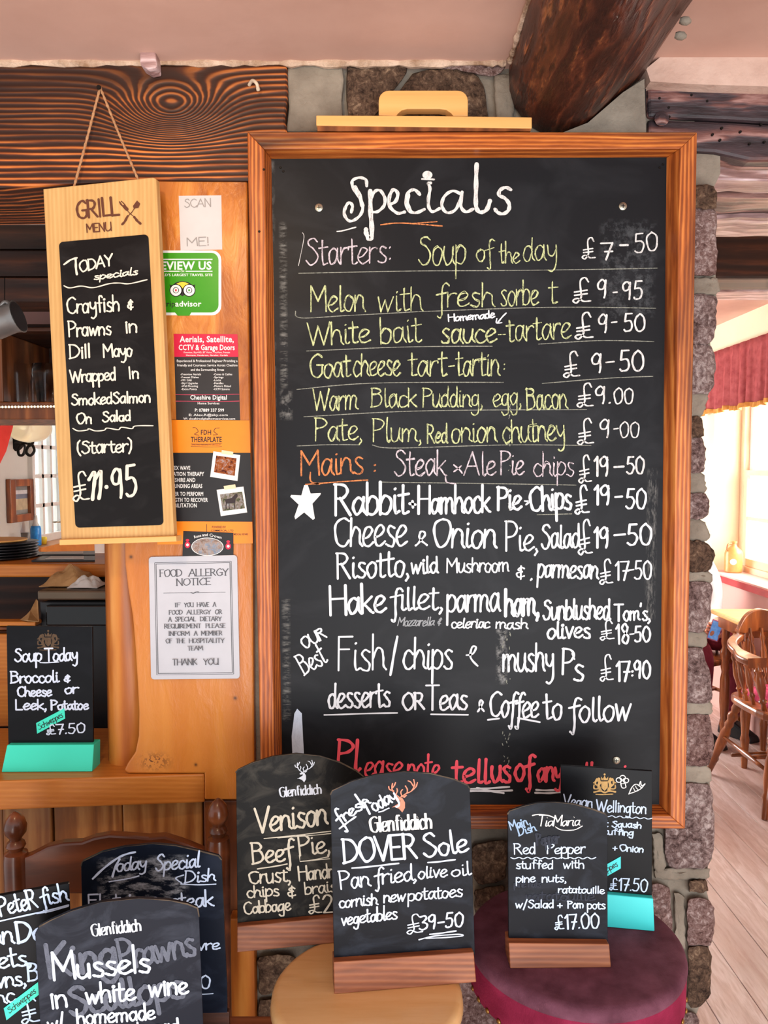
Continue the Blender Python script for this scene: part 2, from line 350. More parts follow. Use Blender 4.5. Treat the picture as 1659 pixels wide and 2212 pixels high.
def print_text(ink, txt, x0, y0, x1, y1, h, bold=0.0, slant=0.0):     # printed sans lettering: baseline (x0,y0)-(x1,y1), capital height h
    vs, fs = font_mesh(txt, bold)
    if not vs: return ink
    ink.new(h + 6)
    ax = min(v[0] for v in vs); bx = max(v[0] for v in vs); w_ = bx-ax or 1
    l = math.hypot(x1-x0, y1-y0); ux, uy = (x1-x0)/l, (y1-y0)/l; out = []
    for gx, gy in vs:
        Y = gy/0.70*h; X = (gx-ax)/w_*l + Y*slant
        out.append(ink.p.hit(x0+ux*X+uy*Y, y0+uy*X-ux*Y, ink.off))
    ink.mb.add(out, fs); ink.end(); return ink
# ---------------------------------------------------------------- shared materials
M = {}
M['beam'] = wood('dark_beam_wood', [(0.2, (30, 15, 9)), (0.42, (70, 33, 16)), (0.58, (126, 62, 26)), (0.78, (214, 124, 56))], 'x', 620, 7, 4.2, 0.5, 0.35,
    knots=[(PY(372, 238, .05).x, PY(372, 238, .05).z, 0.08, 0.045, 72.0)], fine=0.30, big=5, sw=0.5, patch=((42, 20, 12), 2.6, 0.50, 0.60))
M['log'] = wood('log_wood', [(0.2, (38, 18, 14)), (0.5, (70, 34, 24)), (0.72, (98, 50, 32)), (0.92, (178, 108, 62))], 'y', 160, 4, 4, 0.34, 1.0, fine=0.55, big=14, patch=((196, 122, 72), 26, 0.64, 0.74))
M['frame_h'] = wood('stained_frame_wood_h', [(0.22, (74, 30, 12)), (0.42, (150, 74, 28)), (0.58, (200, 112, 46)), (0.78, (236, 158, 78))], 'x', 900, 10, 4.0, 0.4, 0.2, fine=0.34, big=9, sw=0.22, patch=((62, 28, 16), 11, 0.5, 0.64))
M['frame_v'] = wood('stained_frame_wood_v', [(0.22, (70, 28, 12)), (0.42, (142, 70, 28)), (0.58, (192, 106, 46)), (0.78, (230, 152, 78))], 'z', 900, 10, 4.0, 0.4, 0.2, fine=0.34, big=9, sw=0.22, patch=((58, 26, 17), 11, 0.5, 0.64))
M['oak'] = wood('orange_oak', [(0.2, (140, 72, 20)), (0.45, (178, 100, 34)), (0.62, (196, 120, 46)), (0.85, (212, 142, 66))], 'z', 130, 8, 3.0, 0.38, 0.25, fine=0.4, big=4, knots=[(PY(325, 1645, .05).x, PY(325, 1645, .05).z, 0.02, 0.014, 9.0)])
M['oak_h'] = wood('orange_oak_plank', [(0.25, (140, 74, 22)), (0.45, (178, 104, 36)), (0.62, (194, 120, 48)), (0.8, (208, 136, 62))], 'x', 700, 12, 2.0, 0.38, 0.2, fine=0.4, sw=0.1)
M['bar'] = wood('bar_front_wood', [(0.2, (92, 48, 18)), (0.45, (158, 98, 44)), (0.7, (194, 138, 76)), (0.9, (214, 166, 106))], 'z', 200, 8, 5.0, 0.45, 0.25, fine=0.35, sw=0.25, patch=((74, 36, 16), 3, 0.52, 0.68))
M['darkwood'] = wood('dark_joinery_wood', [(0.2, (26, 12, 7)), (0.6, (60, 30, 15)), (0.9, (92, 48, 24))], 'x', 150, 8, 2.5, 0.5, 0.2)
M['brownwood'] = wood('brown_joinery_wood', [(0.2, (78, 38, 16)), (0.6, (128, 70, 32)), (0.9, (166, 98, 48))], 'z', 150, 8, 2.5, 0.45, 0.2)
M['chair'] = wood('turned_chair_wood', [(0.2, (92, 44, 18)), (0.6, (136, 72, 32)), (0.9, (172, 100, 50))], 'z', 90, 6, 2.0, 0.28, 0.08, coat=0.4)
M['backchair'] = wood('brown_chair_wood', [(0.2, (68, 34, 18)), (0.6, (104, 54, 28)), (0.9, (136, 76, 42))], 'x', 90, 9, 2.0, 0.3, 0.08, coat=0.3)
M['pine'] = wood('pale_pine', [(0.3, (206, 148, 82)), (0.5, (222, 168, 98)), (0.8, (232, 184, 116))], 'x', 260, 12, 2.0, 0.5, 0.1, fine=0.3, sw=0.12)
M['paleoak'] = wood('pale_menu_wood', [(0.3, (178, 134, 78)), (0.5, (200, 156, 96)), (0.75, (214, 174, 114))], 'z', 900, 10, 2.5, 0.5, 0.12, fine=0.4, sw=0.14)
M['block'] = wood('stained_block_wood', [(0.2, (84, 44, 26)), (0.5, (140, 80, 48)), (0.9, (184, 118, 76))], 'x', 700, 10, 3.0, 0.5, 0.15, fine=0.4, sw=0.2, patch=((70, 38, 28), 8, 0.52, 0.72))
M['seat'] = wood('stool_seat_wood', [(0.25, (186, 130, 74)), (0.5, (218, 170, 112)), (0.8, (230, 190, 136))], 'x', 220, 9, 2.0, 0.32, 0.12, fine=0.4, sw=0.1, coat=0.3, patch=((120, 72, 36), 14, 0.62, 0.75))
M['grey_lintel'] = wood('weathered_lintel_wood', [(0.2, (38, 30, 32)), (0.45, (104, 80, 76)), (0.7, (160, 120, 112)), (0.92, (196, 168, 164))], 'x', 140, 6, 5.0, 0.35, 1.0, fine=0.5, big=7)
M['lintel_dark'] = wood('dark_lintel_wood', [(0.2, (26, 21, 24)), (0.45, (66, 52, 56)), (0.65, (118, 78, 72)), (0.85, (176, 136, 128))], 'x', 90, 6, 5.0, 0.45, 1.0, fine=0.5, big=7)
M['lintel_pale'] = wood('pale_lintel_wood', [(0.2, (112, 82, 80)), (0.5, (176, 142, 140)), (0.8, (222, 200, 202))], 'x', 110, 6, 5.0, 0.35, 1.0, fine=0.5, big=7)
M['ceil'] = simple('pink_plaster', (212, 174, 158), 0.7, c2=(190, 150, 134), scale=2.5, bump=0.25, bscale=5)
M['band'] = simple('pale_lime_plaster', (214, 184, 168), 0.8, c2=(188, 154, 138), scale=9, bump=0.6, bscale=24)
M['flake'] = simple('flaking_plaster', (216, 190, 168), 0.9, c2=(150, 118, 92), scale=30, bump=0.8, bscale=60)
def stone_mat(name, stops, sc=38):
    t = NT(name); p = t.pos()
    a = t.noise(p, sc*2.6, 8, 0.78, 0.5); b = t.noise(p, 14, 4, 0.6); v = t.n('ShaderNodeTexVoronoi'); v.inputs['Scale'].default_value = 130; t.l(p, v.inputs['Vector'])
    val = t.math('ADD', t.math('MULTIPLY', a, 0.72), t.math('MULTIPLY', b, 0.28))
    col = t.ramp(val, stops)
    t.bump(t.math('ADD', a, t.math('MULTIPLY', v.outputs[0], 0.35)), 1.0, 0.012)
    return t.fin(col, 0.9, 0, 0.2)
M['stone'] = stone_mat('sandstone', [(0.38, (70, 50, 48)), (0.45, (132, 106, 102)), (0.52, (176, 150, 146)), (0.58, (226, 208, 204))])
M['stone2'] = stone_mat('dark_sandstone', [(0.38, (52, 38, 32)), (0.46, (102, 80, 66)), (0.54, (140, 112, 92)), (0.62, (200, 170, 140))], 30)
M['stone3'] = stone_mat('red_sandstone', [(0.38, (76, 50, 48)), (0.45, (140, 106, 100)), (0.53, (180, 148, 142)), (0.59, (230, 208, 204))], 48)
M['mortar'] = simple('lime_mortar', (146, 136, 122), 0.9, c2=(112, 102, 90), scale=14, bump=0.8, bscale=30)
M['cream'] = simple('cream_wall_paint', (238, 226, 196), 0.7, c2=(230, 214, 180), scale=2, bump=0.1, bscale=20)
M['rose'] = simple('rose_wall_paint', (214, 170, 160), 0.7, c2=(202, 156, 148), scale=2, bump=0.1, bscale=20)
M['white'] = simple('white_gloss_paint', (236, 234, 228), 0.35, c2=(226, 224, 218))
M['sashwood'] = simple('cream_sash_paint', (232, 206, 176), 0.4, c2=(220, 190, 160))
M['whitewall'] = simple('white_wall_paint', (224, 222, 216), 0.7, c2=(208, 206, 200), scale=2)
M['steel'] = simple('zinc_screw', (190, 184, 166), 0.35, 1.0)
M['iron'] = simple('black_iron', (30, 26, 24), 0.5, 0.6)
M['pewter'] = simple('pewter', (150, 148, 146), 0.4, 0.6)
M['black'] = simple('black_melamine', (22, 22, 26), 0.35)
M['ivory'] = simple('ivory_hook', (216, 196, 170), 0.4)
t = NT('clear_glass'); t.b.inputs['Transmission Weight'].default_value = 1.0; t.b.inputs['IOR'].default_value = 1.2; M['glass'] = t.fin((250, 252, 252), 0.02)
def fabric(name, c, c2, sheen=0.5, bump=0.35, scale=25):
    t = NT(name); p = t.pos(); t.b.inputs['Sheen Weight'].default_value = sheen; t.b.inputs['Sheen Tint'].default_value = lin(c2)
    col = t.ramp(t.noise(p, scale, 6), [(0.3, c), (0.7, c2)]); t.bump(t.noise(t.mapv(p, (3, 1, 1)), 320, 4), bump, 0.004); return t.fin(col, 0.85, 0, 0.2)
M['velvet'] = fabric('burgundy_velvet', (72, 36, 48), (112, 68, 84), 0.5)  # mauve-grey sheen on the stool top is mixed into this colour
M['velvet_side'] = fabric('burgundy_velvet_side', (104, 16, 44), (136, 34, 66), 0.6)
M['curtain'] = fabric('rose_curtain', (136, 56, 60), (168, 86, 86), 0.3, 0.2)
M['fringe'] = fabric('gold_fringe', (190, 130, 60), (222, 170, 96), 0.2)
M['magenta'] = fabric('magenta_cushion', (170, 40, 84), (206, 88, 124), 0.4)
M['flag'] = fabric('red_cloth', (196, 36, 30), (220, 70, 60), 0.2, 0.1, 6)
M['twine'] = fabric('jute_twine', (168, 120, 84), (200, 156, 116), 0.2, 0.5, 200)

# ---------------------------------------------------------------- the room shell
ZC = PY(300, 137, .05).z
Zc2 = 1.5 + 0.90
mb = MB().box((-2.6, -2.6, ZC), (2.6, .4, ZC + .12))
tag(mb.build('ceiling', M['ceil']), kind='structure')
rng = random.Random(3)
def lumpy(pts, r0, r1, seed):                    # irregular bead
    g = random.Random(seed); q = cr3(pts, 10); return q, [g.uniform(r0, r1) for _ in q]
def cr3(pts, n):
    out = []; P = [V(pts[0])] + [V(p) for p in pts] + [V(pts[-1])]
    for i in range(1, len(P)-2):
        for k in range(n):
            t_ = k/n; a, b, c, d = P[i-1:i+3]
            out.append(0.5*(2*b+(c-a)*t_+(2*a-5*b+4*c-d)*t_*t_+(3*b-a-3*c+d)*t_**3))
    return out + [P[-2]]
q, rr = lumpy([(x, .045, ZC - .002) for x in (-.75, -.5, -.3, -.1, .1, .21)], .003, .009, 5)
tag(MB().tube(q, rr, 7).build('trim_1', M['flake'], label='flaking plaster bead along the ceiling edge'), kind='structure')
# floor: planks as parts
fl = thing('floor', (0, 0, 0), None, None, kind='structure')
MB().box((-2.6, -2.6, -.06), (2.6, 6.4, -.012)).build('underfloor', M['darkwood'], fl)
M['floor'] = wood('pale_floor_plank', [(0.25, (160, 132, 122)), (0.45, (196, 170, 160)), (0.6, (214, 194, 188)), (0.8, (226, 210, 206))], 'y', 90, 7, 5.0, 0.34, 0.15, fine=0.35, big=9, sw=0.15, patch=((168, 134, 120), 3, 0.5, 0.66))
x = -2.6; i = 0; g = random.Random(11)
while x < 2.55:
    ys = [-2.6, g.uniform(-.8, .8), g.uniform(2.2, 3.6), 6.4]
    for a, b in zip(ys, ys[1:]): MB().box((x + .0012, a + .001, -.012), (x + .1338, b - .001, g.uniform(-.0006, 0))).build('floor_plank', M['floor'], fl, bevel=.0015)
    x += .135
# stone wall behind the board, with the free edge of the pier
EDGE = [(1563, 330), (1563, 375), (1550, 402), (1548, 520), (1553, 600), (1555, 630), (1547, 690), (1541, 740), (1546, 800), (1541, 845), (1528, 862), (1521, 890), (1516, 905), (1522, 940), (1526, 985),
    (1521, 1030), (1527, 1060), (1532, 1095), (1529, 1110), (1520, 1122), (1537, 1160), (1528, 1168), (1544, 1190), (1536, 1230), (1542, 1262), (1536, 1330), (1528, 1362), (1526, 1395), (1521, 1430), (1533, 1448),
    (1537, 1470), (1541, 1515), (1540, 1537), (1535, 1560), (1543, 1600), (1538, 1640), (1534, 1660), (1540, 1690), (1543, 1780), (1545, 1855), (1536, 1870), (1534, 1893), (1528, 1902), (1543, 1965), (1540, 2020),
    (1537, 2060), (1537, 2140), (1526, 2160), (1516, 2178), (1508, 2200), (1512, 2330), (1520, 2600), (1510, 2900)]
def edge_x(y):
    if y <= EDGE[0][1]: return EDGE[0][0]
    for (xa, ya), (xb, yb) in zip(EDGE, EDGE[1:]):
        if ya <= y <= yb: return xa + (xb-xa)*(y-ya)/max(yb-ya, 1)
    return EDGE[-1][0]
WY = .068
wb = thing('wall_back', (0, .3, 0), None, None, kind='structure')
wp = plane_y(WY)
zb = 0.0
def wpt(px, py): p = PY(px, py, WY); return p
outl = [wpt(545, 130), wpt(1500, 130), wpt(1500, 330)] + [wpt(x_-7, y_) for x_, y_ in EDGE if y_ > 320]
outl = [V((p.x, p.y, max(p.z, 0))) for p in outl]
last = outl[-1].copy(); last.z = 0; outl = outl[:-1] + [last, V((outl[0].x - .02, WY, 0))]
MB().prism(outl, (0, .46, 0)).build('mortar_bed', M['mortar'], wb)
def stone(poly, mat, face=.045, seed=0, rough=.008, name='stone', sharp=.72):
    g = random.Random(seed*13+5); n = 30
    cx = sum(p[0] for p in poly)/len(poly); cy = sum(p[1] for p in poly)/len(poly)
    P = []
    per = [math.dist(poly[i], poly[(i+1) % len(poly)]) for i in range(len(poly))]; tot = sum(per)
    for k in range(n):
        d = tot*k/n; i = 0
        while d > per[i]: d -= per[i]; i += 1
        a, b = poly[i], poly[(i+1) % len(poly)]; t_ = d/per[i]; P.append((a[0]+(b[0]-a[0])*t_, a[1]+(b[1]-a[1])*t_))
    P = [((P[k-1][0]+P[k][0]*4+P[(k+1) % n][0])/6 + g.uniform(-2, 2), (P[k-1][1]+P[k][1]*4+P[(k+1) % n][1])/6 + g.uniform(-2, 2)) for k in range(n)]
    vs = []; fs = []
    rings = [(1.0, WY + .012), (1.0, face + .010), (.97, face + .002), (.86, face), (.7, face - .001), (.5, face - .001), (.25, face - .001)]
    for s_, y_ in rings:
        for k in range(n):
            p = PY(cx + (P[k][0]-cx)*s_, cy + (P[k][1]-cy)*s_, y_); j = rough
            nz = mnoise.noise(V((p.x*28, seed*3.1, p.z*28))) + .5*mnoise.noise(V((p.x*75, seed*3.1, p.z*75)))
            vs.append((p.x, p.y + j*.55*nz, p.z))
    m = len(rings)
    for r_ in range(m-1):
        for k in range(n): fs.append((r_*n+k, r_*n+(k+1) % n, (r_+1)*n+(k+1) % n, (r_+1)*n+k))
    c = PY(cx, cy, face - .004); vs.append(c); ci = len(vs)-1
    for k in range(n): fs.append(((m-1)*n+k, (m-1)*n+(k+1) % n, ci))
    return MB().add(vs, fs).build(name, mat, wb, smooth=50)
strip = [(404, 448, 1488, 'stone2'), (452, 592, 1490, 'stone3'), (604, 632, 1492, 'mortar'), (640, 742, 1488, 'stone'), (748, 848, 1486, 'stone'), (853, 897, 1486, 'mortar'), (903, 942, 1486, 'stone2'), (946, 1018, 1486, 'stone'),
    (1022, 1064, 1486, 'mortar'), (1068, 1118, 1484, 'stone'), (1124, 1166, 1484, 'mortar'), (1172, 1232, 1482, 'stone2'), (1236, 1256, 1482, 'mortar'), (1260, 1362, 1480, 'stone'), (1366, 1396, 1478, 'mortar'),
    (1402, 1514, 1476, 'stone'), (1519, 1542, 1474, 'mortar'), (1546, 1652, 1474, 'stone3'), (1657, 1688, 1472, 'mortar'), (1694, 1872, 1436, 'stone'), (1904, 1922, 1486, 'stone2'), (1944, 2040, 1484, 'stone3'), (2046, 2172, 1486, 'stone2'), (2190, 2330, 1440, 'stone')]
for k, (y0, y1, xl, mk) in enumerate(strip):
    y0 -= 3; y1 += 3
    ys = [y0 + (y1-y0)*j/5 for j in range(6)]
    pol = [(xl, y0), ((xl+edge_x(y0))/2, y0-2)] + [(edge_x(y_) - (5 if j in (0, 5) else 0), y_) for j, y_ in enumerate(ys)] + [((xl+edge_x(y1))/2, y1+2), (xl, y1)]
    stone(pol, M[mk], .05 if mk != 'mortar' else .056, k, .012 if mk != 'mortar' else .004, name='stone' if mk != 'mortar' else 'mortar_joint')
others = [([(748, 138), (872, 132), (885, 150), (800, 262), (752, 275)], 'stone2'), ([(888, 160), (930, 150), (1010, 148), (1045, 172), (1060, 280), (815, 282), (820, 262)], 'stone2'), ([(905, 138), (1020, 134), (1095, 140), (1088, 158), (1048, 165), (960, 148)], 'stone3'),
    ([(1066, 160), (1108, 162), (1112, 285), (1072, 285)], 'mortar'),
    ([(1022, 1822), (1098, 1815), (1092, 1900), (1030, 1912), (1018, 1870)], 'stone2'), ([(1024, 1922), (1090, 1912), (1092, 1990), (1062, 2004), (1028, 1984)], 'stone2'),
    ([(1428, 1798), (1440, 1870), (1430, 1892), (1412, 1880), (1408, 1800)], 'mortar'), ([(1408, 1905), (1444, 1910), (1452, 2010), (1444, 2030), (1405, 2000)], 'stone3'), ([(1456, 1925), (1478, 1932), (1480, 2052), (1458, 2045)], 'mortar'),
    ([(1412, 1880), (1450, 1874), (1534, 1876), (1532, 1898), (1470, 1902), (1412, 1898)], 'mortar'),
    ([(556, 2064), (640, 2062), (644, 2140), (560, 2150)], 'stone2'), ([(556, 2160), (700, 2152), (704, 2300), (558, 2310)], 'stone2'), ([(720, 1830), (860, 1830), (860, 1960), (720, 1960)], 'stone2'), ([(870, 1830), (1010, 1830), (1008, 1960), (872, 1970)], 'stone'),
    ([(650, 2060), (860, 1980), (1000, 1985), (1010, 2100), (700, 2140)], 'stone'), ([(560, 1830), (705, 1830), (705, 2040), (560, 2050)], 'stone2'), ([(1110, 1830), (1390, 1830), (1390, 2000), (1105, 2010)], 'stone2'),
    ([(960, 2120), (1120, 2110), (1130, 2290), (965, 2300)], 'stone3'), ([(720, 2150), (945, 2130), (948, 2300), (722, 2310)], 'stone'), ([(1140, 2020), (1430, 2010), (1470, 2180), (1140, 2290)], 'stone2')]
for k, (pol, mk) in enumerate(others): stone(pol, M[mk], .05 if mk != 'mortar' else .056, 100+k, .012 if mk != 'mortar' else .004, name='stone' if mk != 'mortar' else 'mortar_joint')
for k in range(18):                              # lower courses, mostly below the picture
    xx = 560 + (k % 6)*165 + (k//6 % 2)*50; yy = 2345 + (k//6)*170
    if xx + 150 < 1500: stone([(xx, yy), (xx+150, yy-6), (xx+154, yy+150), (xx+4, yy+156)], M[('stone', 'stone2', 'stone3')[k % 3]], .05, 200+k)
slab('mortar_patch', plane_y(.052), [(622, 140), (640, 134), (700, 132), (738, 134), (743, 170), (738, 215), (742, 282), (618, 284), (624, 230), (618, 180)], .03, M['mortar'], wb, bevel=.004)
# plaster, dark lintels over the opening on the right
tag(slab('trim_2', plane_y(.03), [(1396, 148), (1440, 112), (1500, 108), (2300, 128), (2300, 200), (1700, 188), (1500, 182), (1405, 176)], .2, M['band'], label='lumpy plaster band above the lintel'), kind='structure')
slab('trim_3', plane_y(.03), [(1180, 300), (1270, 265), (1345, 200), (1392, 170), (1396, 300)], .05, M['mortar'], label='grey plaster wedge beside the log beam')['kind'] = 'structure'
lt = thing('wooden_lintel', PY(1640, 345, .06), 'dark cracked lintel with nail holes, above the opening on the right', 'beam', kind=None)
slab('upper_timber', plane_y(.057), [(1398, 186), (1500, 184), (1700, 190), (2300, 205), (2300, 262), (1700, 266), (1560, 258), (1400, 252)], .05, M['lintel_dark'], lt, bevel=.006)
slab('lower_timber', plane_y(.060), [(1400, 256), (1560, 262), (1700, 270), (2300, 266), (2300, 344), (1620, 347), (1545, 330), (1400, 322)], .05, M['lintel_dark'], lt, bevel=.006)
for hx, hy in ((1425, 212), (1445, 232), (1446, 252), (1494, 205), (1528, 218), (1540, 290), (1556, 302), (1560, 276), (1600, 284), (1645, 268), (1652, 306), (1620, 310)):
    c = PY(hx, hy, .056); MB().lathe(c, c + V((0, .004, 0)), [(0, .0022), (1, .0022)], 8).build('nail_hole', M['iron'], lt)
c = PY(1428, 258, .057); MB().lathe(c, c + V((0, -.006, 0)), [(0, .012), (.6, .013), (1, .006)], 12).build('knot', M['lintel_dark'], lt)
c = PY(1390, 230, .056); MB().box((c.x-.006, .056, PY(0, 285, 0.056).z), (c.x+.004, .07, PY(0, 182, 0.056).z)).build('end_strip', M['black'], lt)  # solid black strip at the left end of the lintel
zl = PY(1620, 346, .06).z
def under(name, ya, yb, dz, mat, label):          # lintel timber running across behind the first one
    y0 = max(PZ(1600, ya, zl+dz).y, .112); y1 = max(PZ(1600, yb, zl+dz).y, y0 + .06)
    x0 = .52; m = MB(); n = 40; g = random.Random(int(ya)); vs = []; 
    rows = [(y0, .10), (y0+.006, .004), ((y0+y1)/2, 0), (y1-.006, .004), (y1, .10)]
    for yy, up in rows:
        for k in range(n+1): vs.append((x0 + k*.05, yy + g.uniform(-.004, .004), zl + dz + up + g.uniform(-.003, .003)))
    fs = [(r_*(n+1)+k, r_*(n+1)+k+1, (r_+1)*(n+1)+k+1, (r_+1)*(n+1)+k) for r_ in range(4) for k in range(n)]
    fs += [(4*(n+1)+k, 4*(n+1)+k+1, k+1, k) for k in range(n)]
    o = m.add(vs, fs).build(name, mat, base=(1.4, (y0+y1)/2, zl+dz)); tag(o, label, 'beam', 'timbers of the deep lintel'); return o
under('lintel_timber', 349, 388, .0, M['lintel_pale'], 'pale worn timber under the lintel, frontmost of the three')
under('lintel_timber', 392, 422, -.006, M['lintel_pale'], 'pale worn timber under the lintel, middle one with a split edge')
under('lintel_timber', 428, 470, .004, M['grey_lintel'], 'reddish brown timber under the lintel, behind the pale ones')
under('lintel_timber', 473, 516, -.004, M['lintel_pale'], 'pinkish timber under the lintel, rearmost')
# log beam running toward the viewer, its end set in the wall
prof = [(1105, 140), (1103, 165), (1106, 190), (1116, 215), (1130, 240), (1150, 262), (1180, 274), (1213, 278), (1245, 270), (1276, 255), (1310, 228), (1342, 200), (1372, 176), (1392, 160), (1405, 140)]
bs = []; fs = []; n = len(prof); g = random.Random(9); NS = 14
for s_ in range(NS):
    yy = .06 - s_*.1
    for k, (a, b) in enumerate(prof):
        p = PY(a, b, .04); edge = k in (0, n-1)
        bs.append((p.x + (0 if edge else g.uniform(-.003, .003)), yy, max(p.z, 0) + (0.03 if edge else g.uniform(-.0035, .0035))))
for s_ in range(NS-1):
    for k in range(n-1): fs.append((s_*n+k, s_*n+k+1, (s_+1)*n+k+1, (s_+1)*n+k))
fs.append(tuple(range(n-1, -1, -1))); fs.append(tuple((NS-1)*n+k for k in range(n)))
lb = thing('log_beam', (PY(1240, 200, 0).x, 0, ZC), 'thick dark brown log beam jutting from the ceiling above the big board', 'beam')
MB().add(bs, fs).build('log', M['log'], lb, smooth=50)
for (hx, hy) in ((1476, 44), (1466, 76)):
    c = PY(hx-8, hy, -.14); MB().lathe(c, c + V((.016, -.004, -.004)), [(0, .004), (.3, .006), (.7, .006), (1, .002)], 8).build('peg', M['mortar'], lb, smooth=True, label='pale wooden peg')
MB().tube([PY(1190, 196, -.02) + V((0, -.002, 0)), PY(1194, 203, -.02)+ V((0, -.004, 0)), PY(1200, 208, -.02)+ V((0, -.002, 0))], .0012, 6).build('staple', M['steel'], lb)
q, rr = lumpy([(PY(1106, 150, .04).x - .004, y_, ZC - .004) for y_ in (.04, -.1, -.25, -.4, -.6)], .003, .007, 8)
tag(MB().tube(q, rr, 7).build('trim_4', M['flake'], label='plaster fillet where log beam meets ceiling'), kind='structure')

# ---------------------------------------------------------------- left: big beam, post, panel, bar shelf, bar front
bm = thing('ceiling_beam', PY(300, 270, .05), 'dark stained pine beam with swirling knot, above the grill menu', 'beam')
g = random.Random(21)
top = [(x_, 138 + g.uniform(-3, 3)) for x_ in range(-420, 621, 40)]
slab('timber', plane_y(.045), top + [(622, 200), (616, 260), (624, 300), (624, 392), (340, 390), (190, 396), (0, 407), (-420, 412)], .2, M['beam'], bm, bevel=.004)
c0 = [PY(a, b, .045) for a, b in ((312, 106), (345, 110), (350, 166), (332, 170), (314, 158))]
MB().prism([p + V((0, -.03, 0)) for p in c0], (0, .03, 0)).build('wood_bracket', M['lintel_pale'], bm, bevel=.003, label='small pale wooden bracket')
MB().tube(cr3([PY(a, b, .045) + V((0, -d, 0)) for a, b, d in ((538, 184, 0), (548, 182, .012), (558, 192, .018), (560, 201, .01))], 6), [.003]*16 + [.0035]*3, 8).build('hook', M['ivory'], bm, smooth=True, label='ivory plastic hook')
ps = thing('bar_post', PY(205, 1668, .1), 'upright orange oak post beside the oak panel', 'post')
pp = [(190, 392), (200, 1180), (206, 1400), (214, 1668), (262, 1668), (262, 392)]
ln = [PY(a, b, .06) for a, b in pp]
mbp = MB(); ysn = [396, 700, 1000, 1180, 1300, 1400, 1500, 1600, 1666]
rightx = {396: 300, 700: 300, 1000: 298, 1180: 296, 1300: 298, 1400: 304, 1500: 310, 1600: 310, 1666: 300}
vs = []; m = 9
for y_ in ysn:
    xa = 190 + (y_-392)/1276*24; xb = rightx[y_]
    for k in range(m):
        u = k/(m-1); x_ = xa + (xb-xa)*u; d = .0 + .03*(math.sin(math.pi*min(max(u*1.0, 0), 1))**.6) if 0 < u < 1 else 0
        p = PY(x_, y_, .07); vs.append((p.x, .118 - d, p.z))
fs = [(r_*m+k, r_*m+k+1, (r_+1)*m+k+1, (r_+1)*m+k) for r_ in range(len(ysn)-1) for k in range(m-1)]
b0 = len(vs); vs += [(v[0], .17, v[2]) for v in vs]
nr = len(ysn)
fs += [(b0+r_*m+k, b0+(r_+1)*m+k, b0+(r_+1)*m+k+1, b0+r_*m+k+1) for r_ in range(nr-1) for k in range(m-1)]
for k in (0, m-1): fs += [(r_*m+k, (r_+1)*m+k, b0+(r_+1)*m+k, b0+r_*m+k) for r_ in range(nr-1)]
fs += [(k, k+1, b0+k+1, b0+k) for k in range(m-1)] + [((nr-1)*m+k, (nr-1)*m+k+1, b0+(nr-1)*m+k+1, b0+(nr-1)*m+k) for k in range(m-1)]
MB().add(vs, fs).build('shaft', M['oak'], ps, smooth=60)
t = NT('rippled_orange_oak'); p_ = t.pos(); n1 = t.noise(t.mapv(p_, (1, 1, .35)), 28, 5, .6, .6); n2 = t.noise(t.mapv(p_, (1, 1, .12)), 9, 4)
kx, kz = PY(335, 1645, .05).x, PY(335, 1645, .05).z
sep = t.n('ShaderNodeSeparateXYZ'); t.l(p_, sep.inputs[0])
up = t.n('ShaderNodeMapRange'); up.inputs[1].default_value = PY(0, 1250, .05).z; up.inputs[2].default_value = PY(0, 950, .05).z; t.l(sep.outputs[2], up.inputs[0])
def blob(x_, z_, ra, rb): 
    dx = t.math('DIVIDE', t.math('SUBTRACT', sep.outputs[0], x_), ra); dz = t.math('DIVIDE', t.math('SUBTRACT', sep.outputs[2], z_), rb)
    return t.math('EXPONENT', t.math('MULTIPLY', t.math('ADD', t.math('MULTIPLY', dx, dx), t.math('MULTIPLY', dz, dz)), -1.0))
ca = t.ramp(n1, [(.3, (160, 84, 26)), (.5, (194, 114, 40)), (.7, (218, 146, 66))]); cb = t.ramp(n2, [(.3, (168, 90, 28)), (.5, (196, 116, 40)), (.7, (212, 138, 58))])
col = t.mix(up.outputs[0], cb, ca)
spk = t.math('MULTIPLY', blob(kx, kz, .022, .012), t.math('GREATER_THAN', t.noise(p_, 150, 4), .52)); col = t.mix(spk, col, (92, 44, 16))
for bx, by, r1 in ((423, 1652, .003), (508, 1508, .0035), (283, 1203, .0035)): col = t.mix(t.math('MULTIPLY', blob(PY(bx, by, .05).x, PY(bx, by, .05).z, r1, r1), .9), col, (56, 30, 16))
t.bump(n1, t.math('MULTIPLY_ADD', up.outputs[0], .5, .1) if False else .45, .006); M['panel'] = t.fin(col, .34, 0, .45, .15)
pn = thing('oak_panel', PY(420, 1672, .05), 'broad orange oak panel with wavy left edge, left of the big board', 'panel')
pane = [(300, 386), (534, 386), (538, 700), (546, 1200), (548, 1500), (550, 1728), (441.5, 1728), (441.5, 1671), (275, 1671), (268, 1664), (276, 1648), (292, 1625), (299, 1590), (300, 1540), (297, 1480), (292, 1400), (286, 1330), (276, 1270), (270, 1220), (268, 1150), (275, 900), (290, 600)]
slab('panel_board', plane_y(.05), pane, .03, M['panel'], pn, bevel=.003)
ZS = PY(439, 1672, .0505).z
a = PZ(-420, 1700, ZS); b = PZ(441, 1672, ZS); a0 = PZ(0, 1687, ZS); dirn = (b - a0).normalized(); a = b - dirn*1.2
th_ = ZS - PY(439, 1734, .0505).z
sh = thing('bar_shelf', b, 'long orange oak bar shelf under the soup board', 'shelf')
MB().prism([a, b, V((b.x, .30, ZS)), V((a.x, .30, ZS))], (0, 0, -th_)).build('plank', M['oak_h'], sh, bevel=.003)
bf = thing('bar_front', PY(200, 1800, .075), 'plank front of the bar below the shelf', 'panel', kind='structure')
zt = ZS - th_ - .001
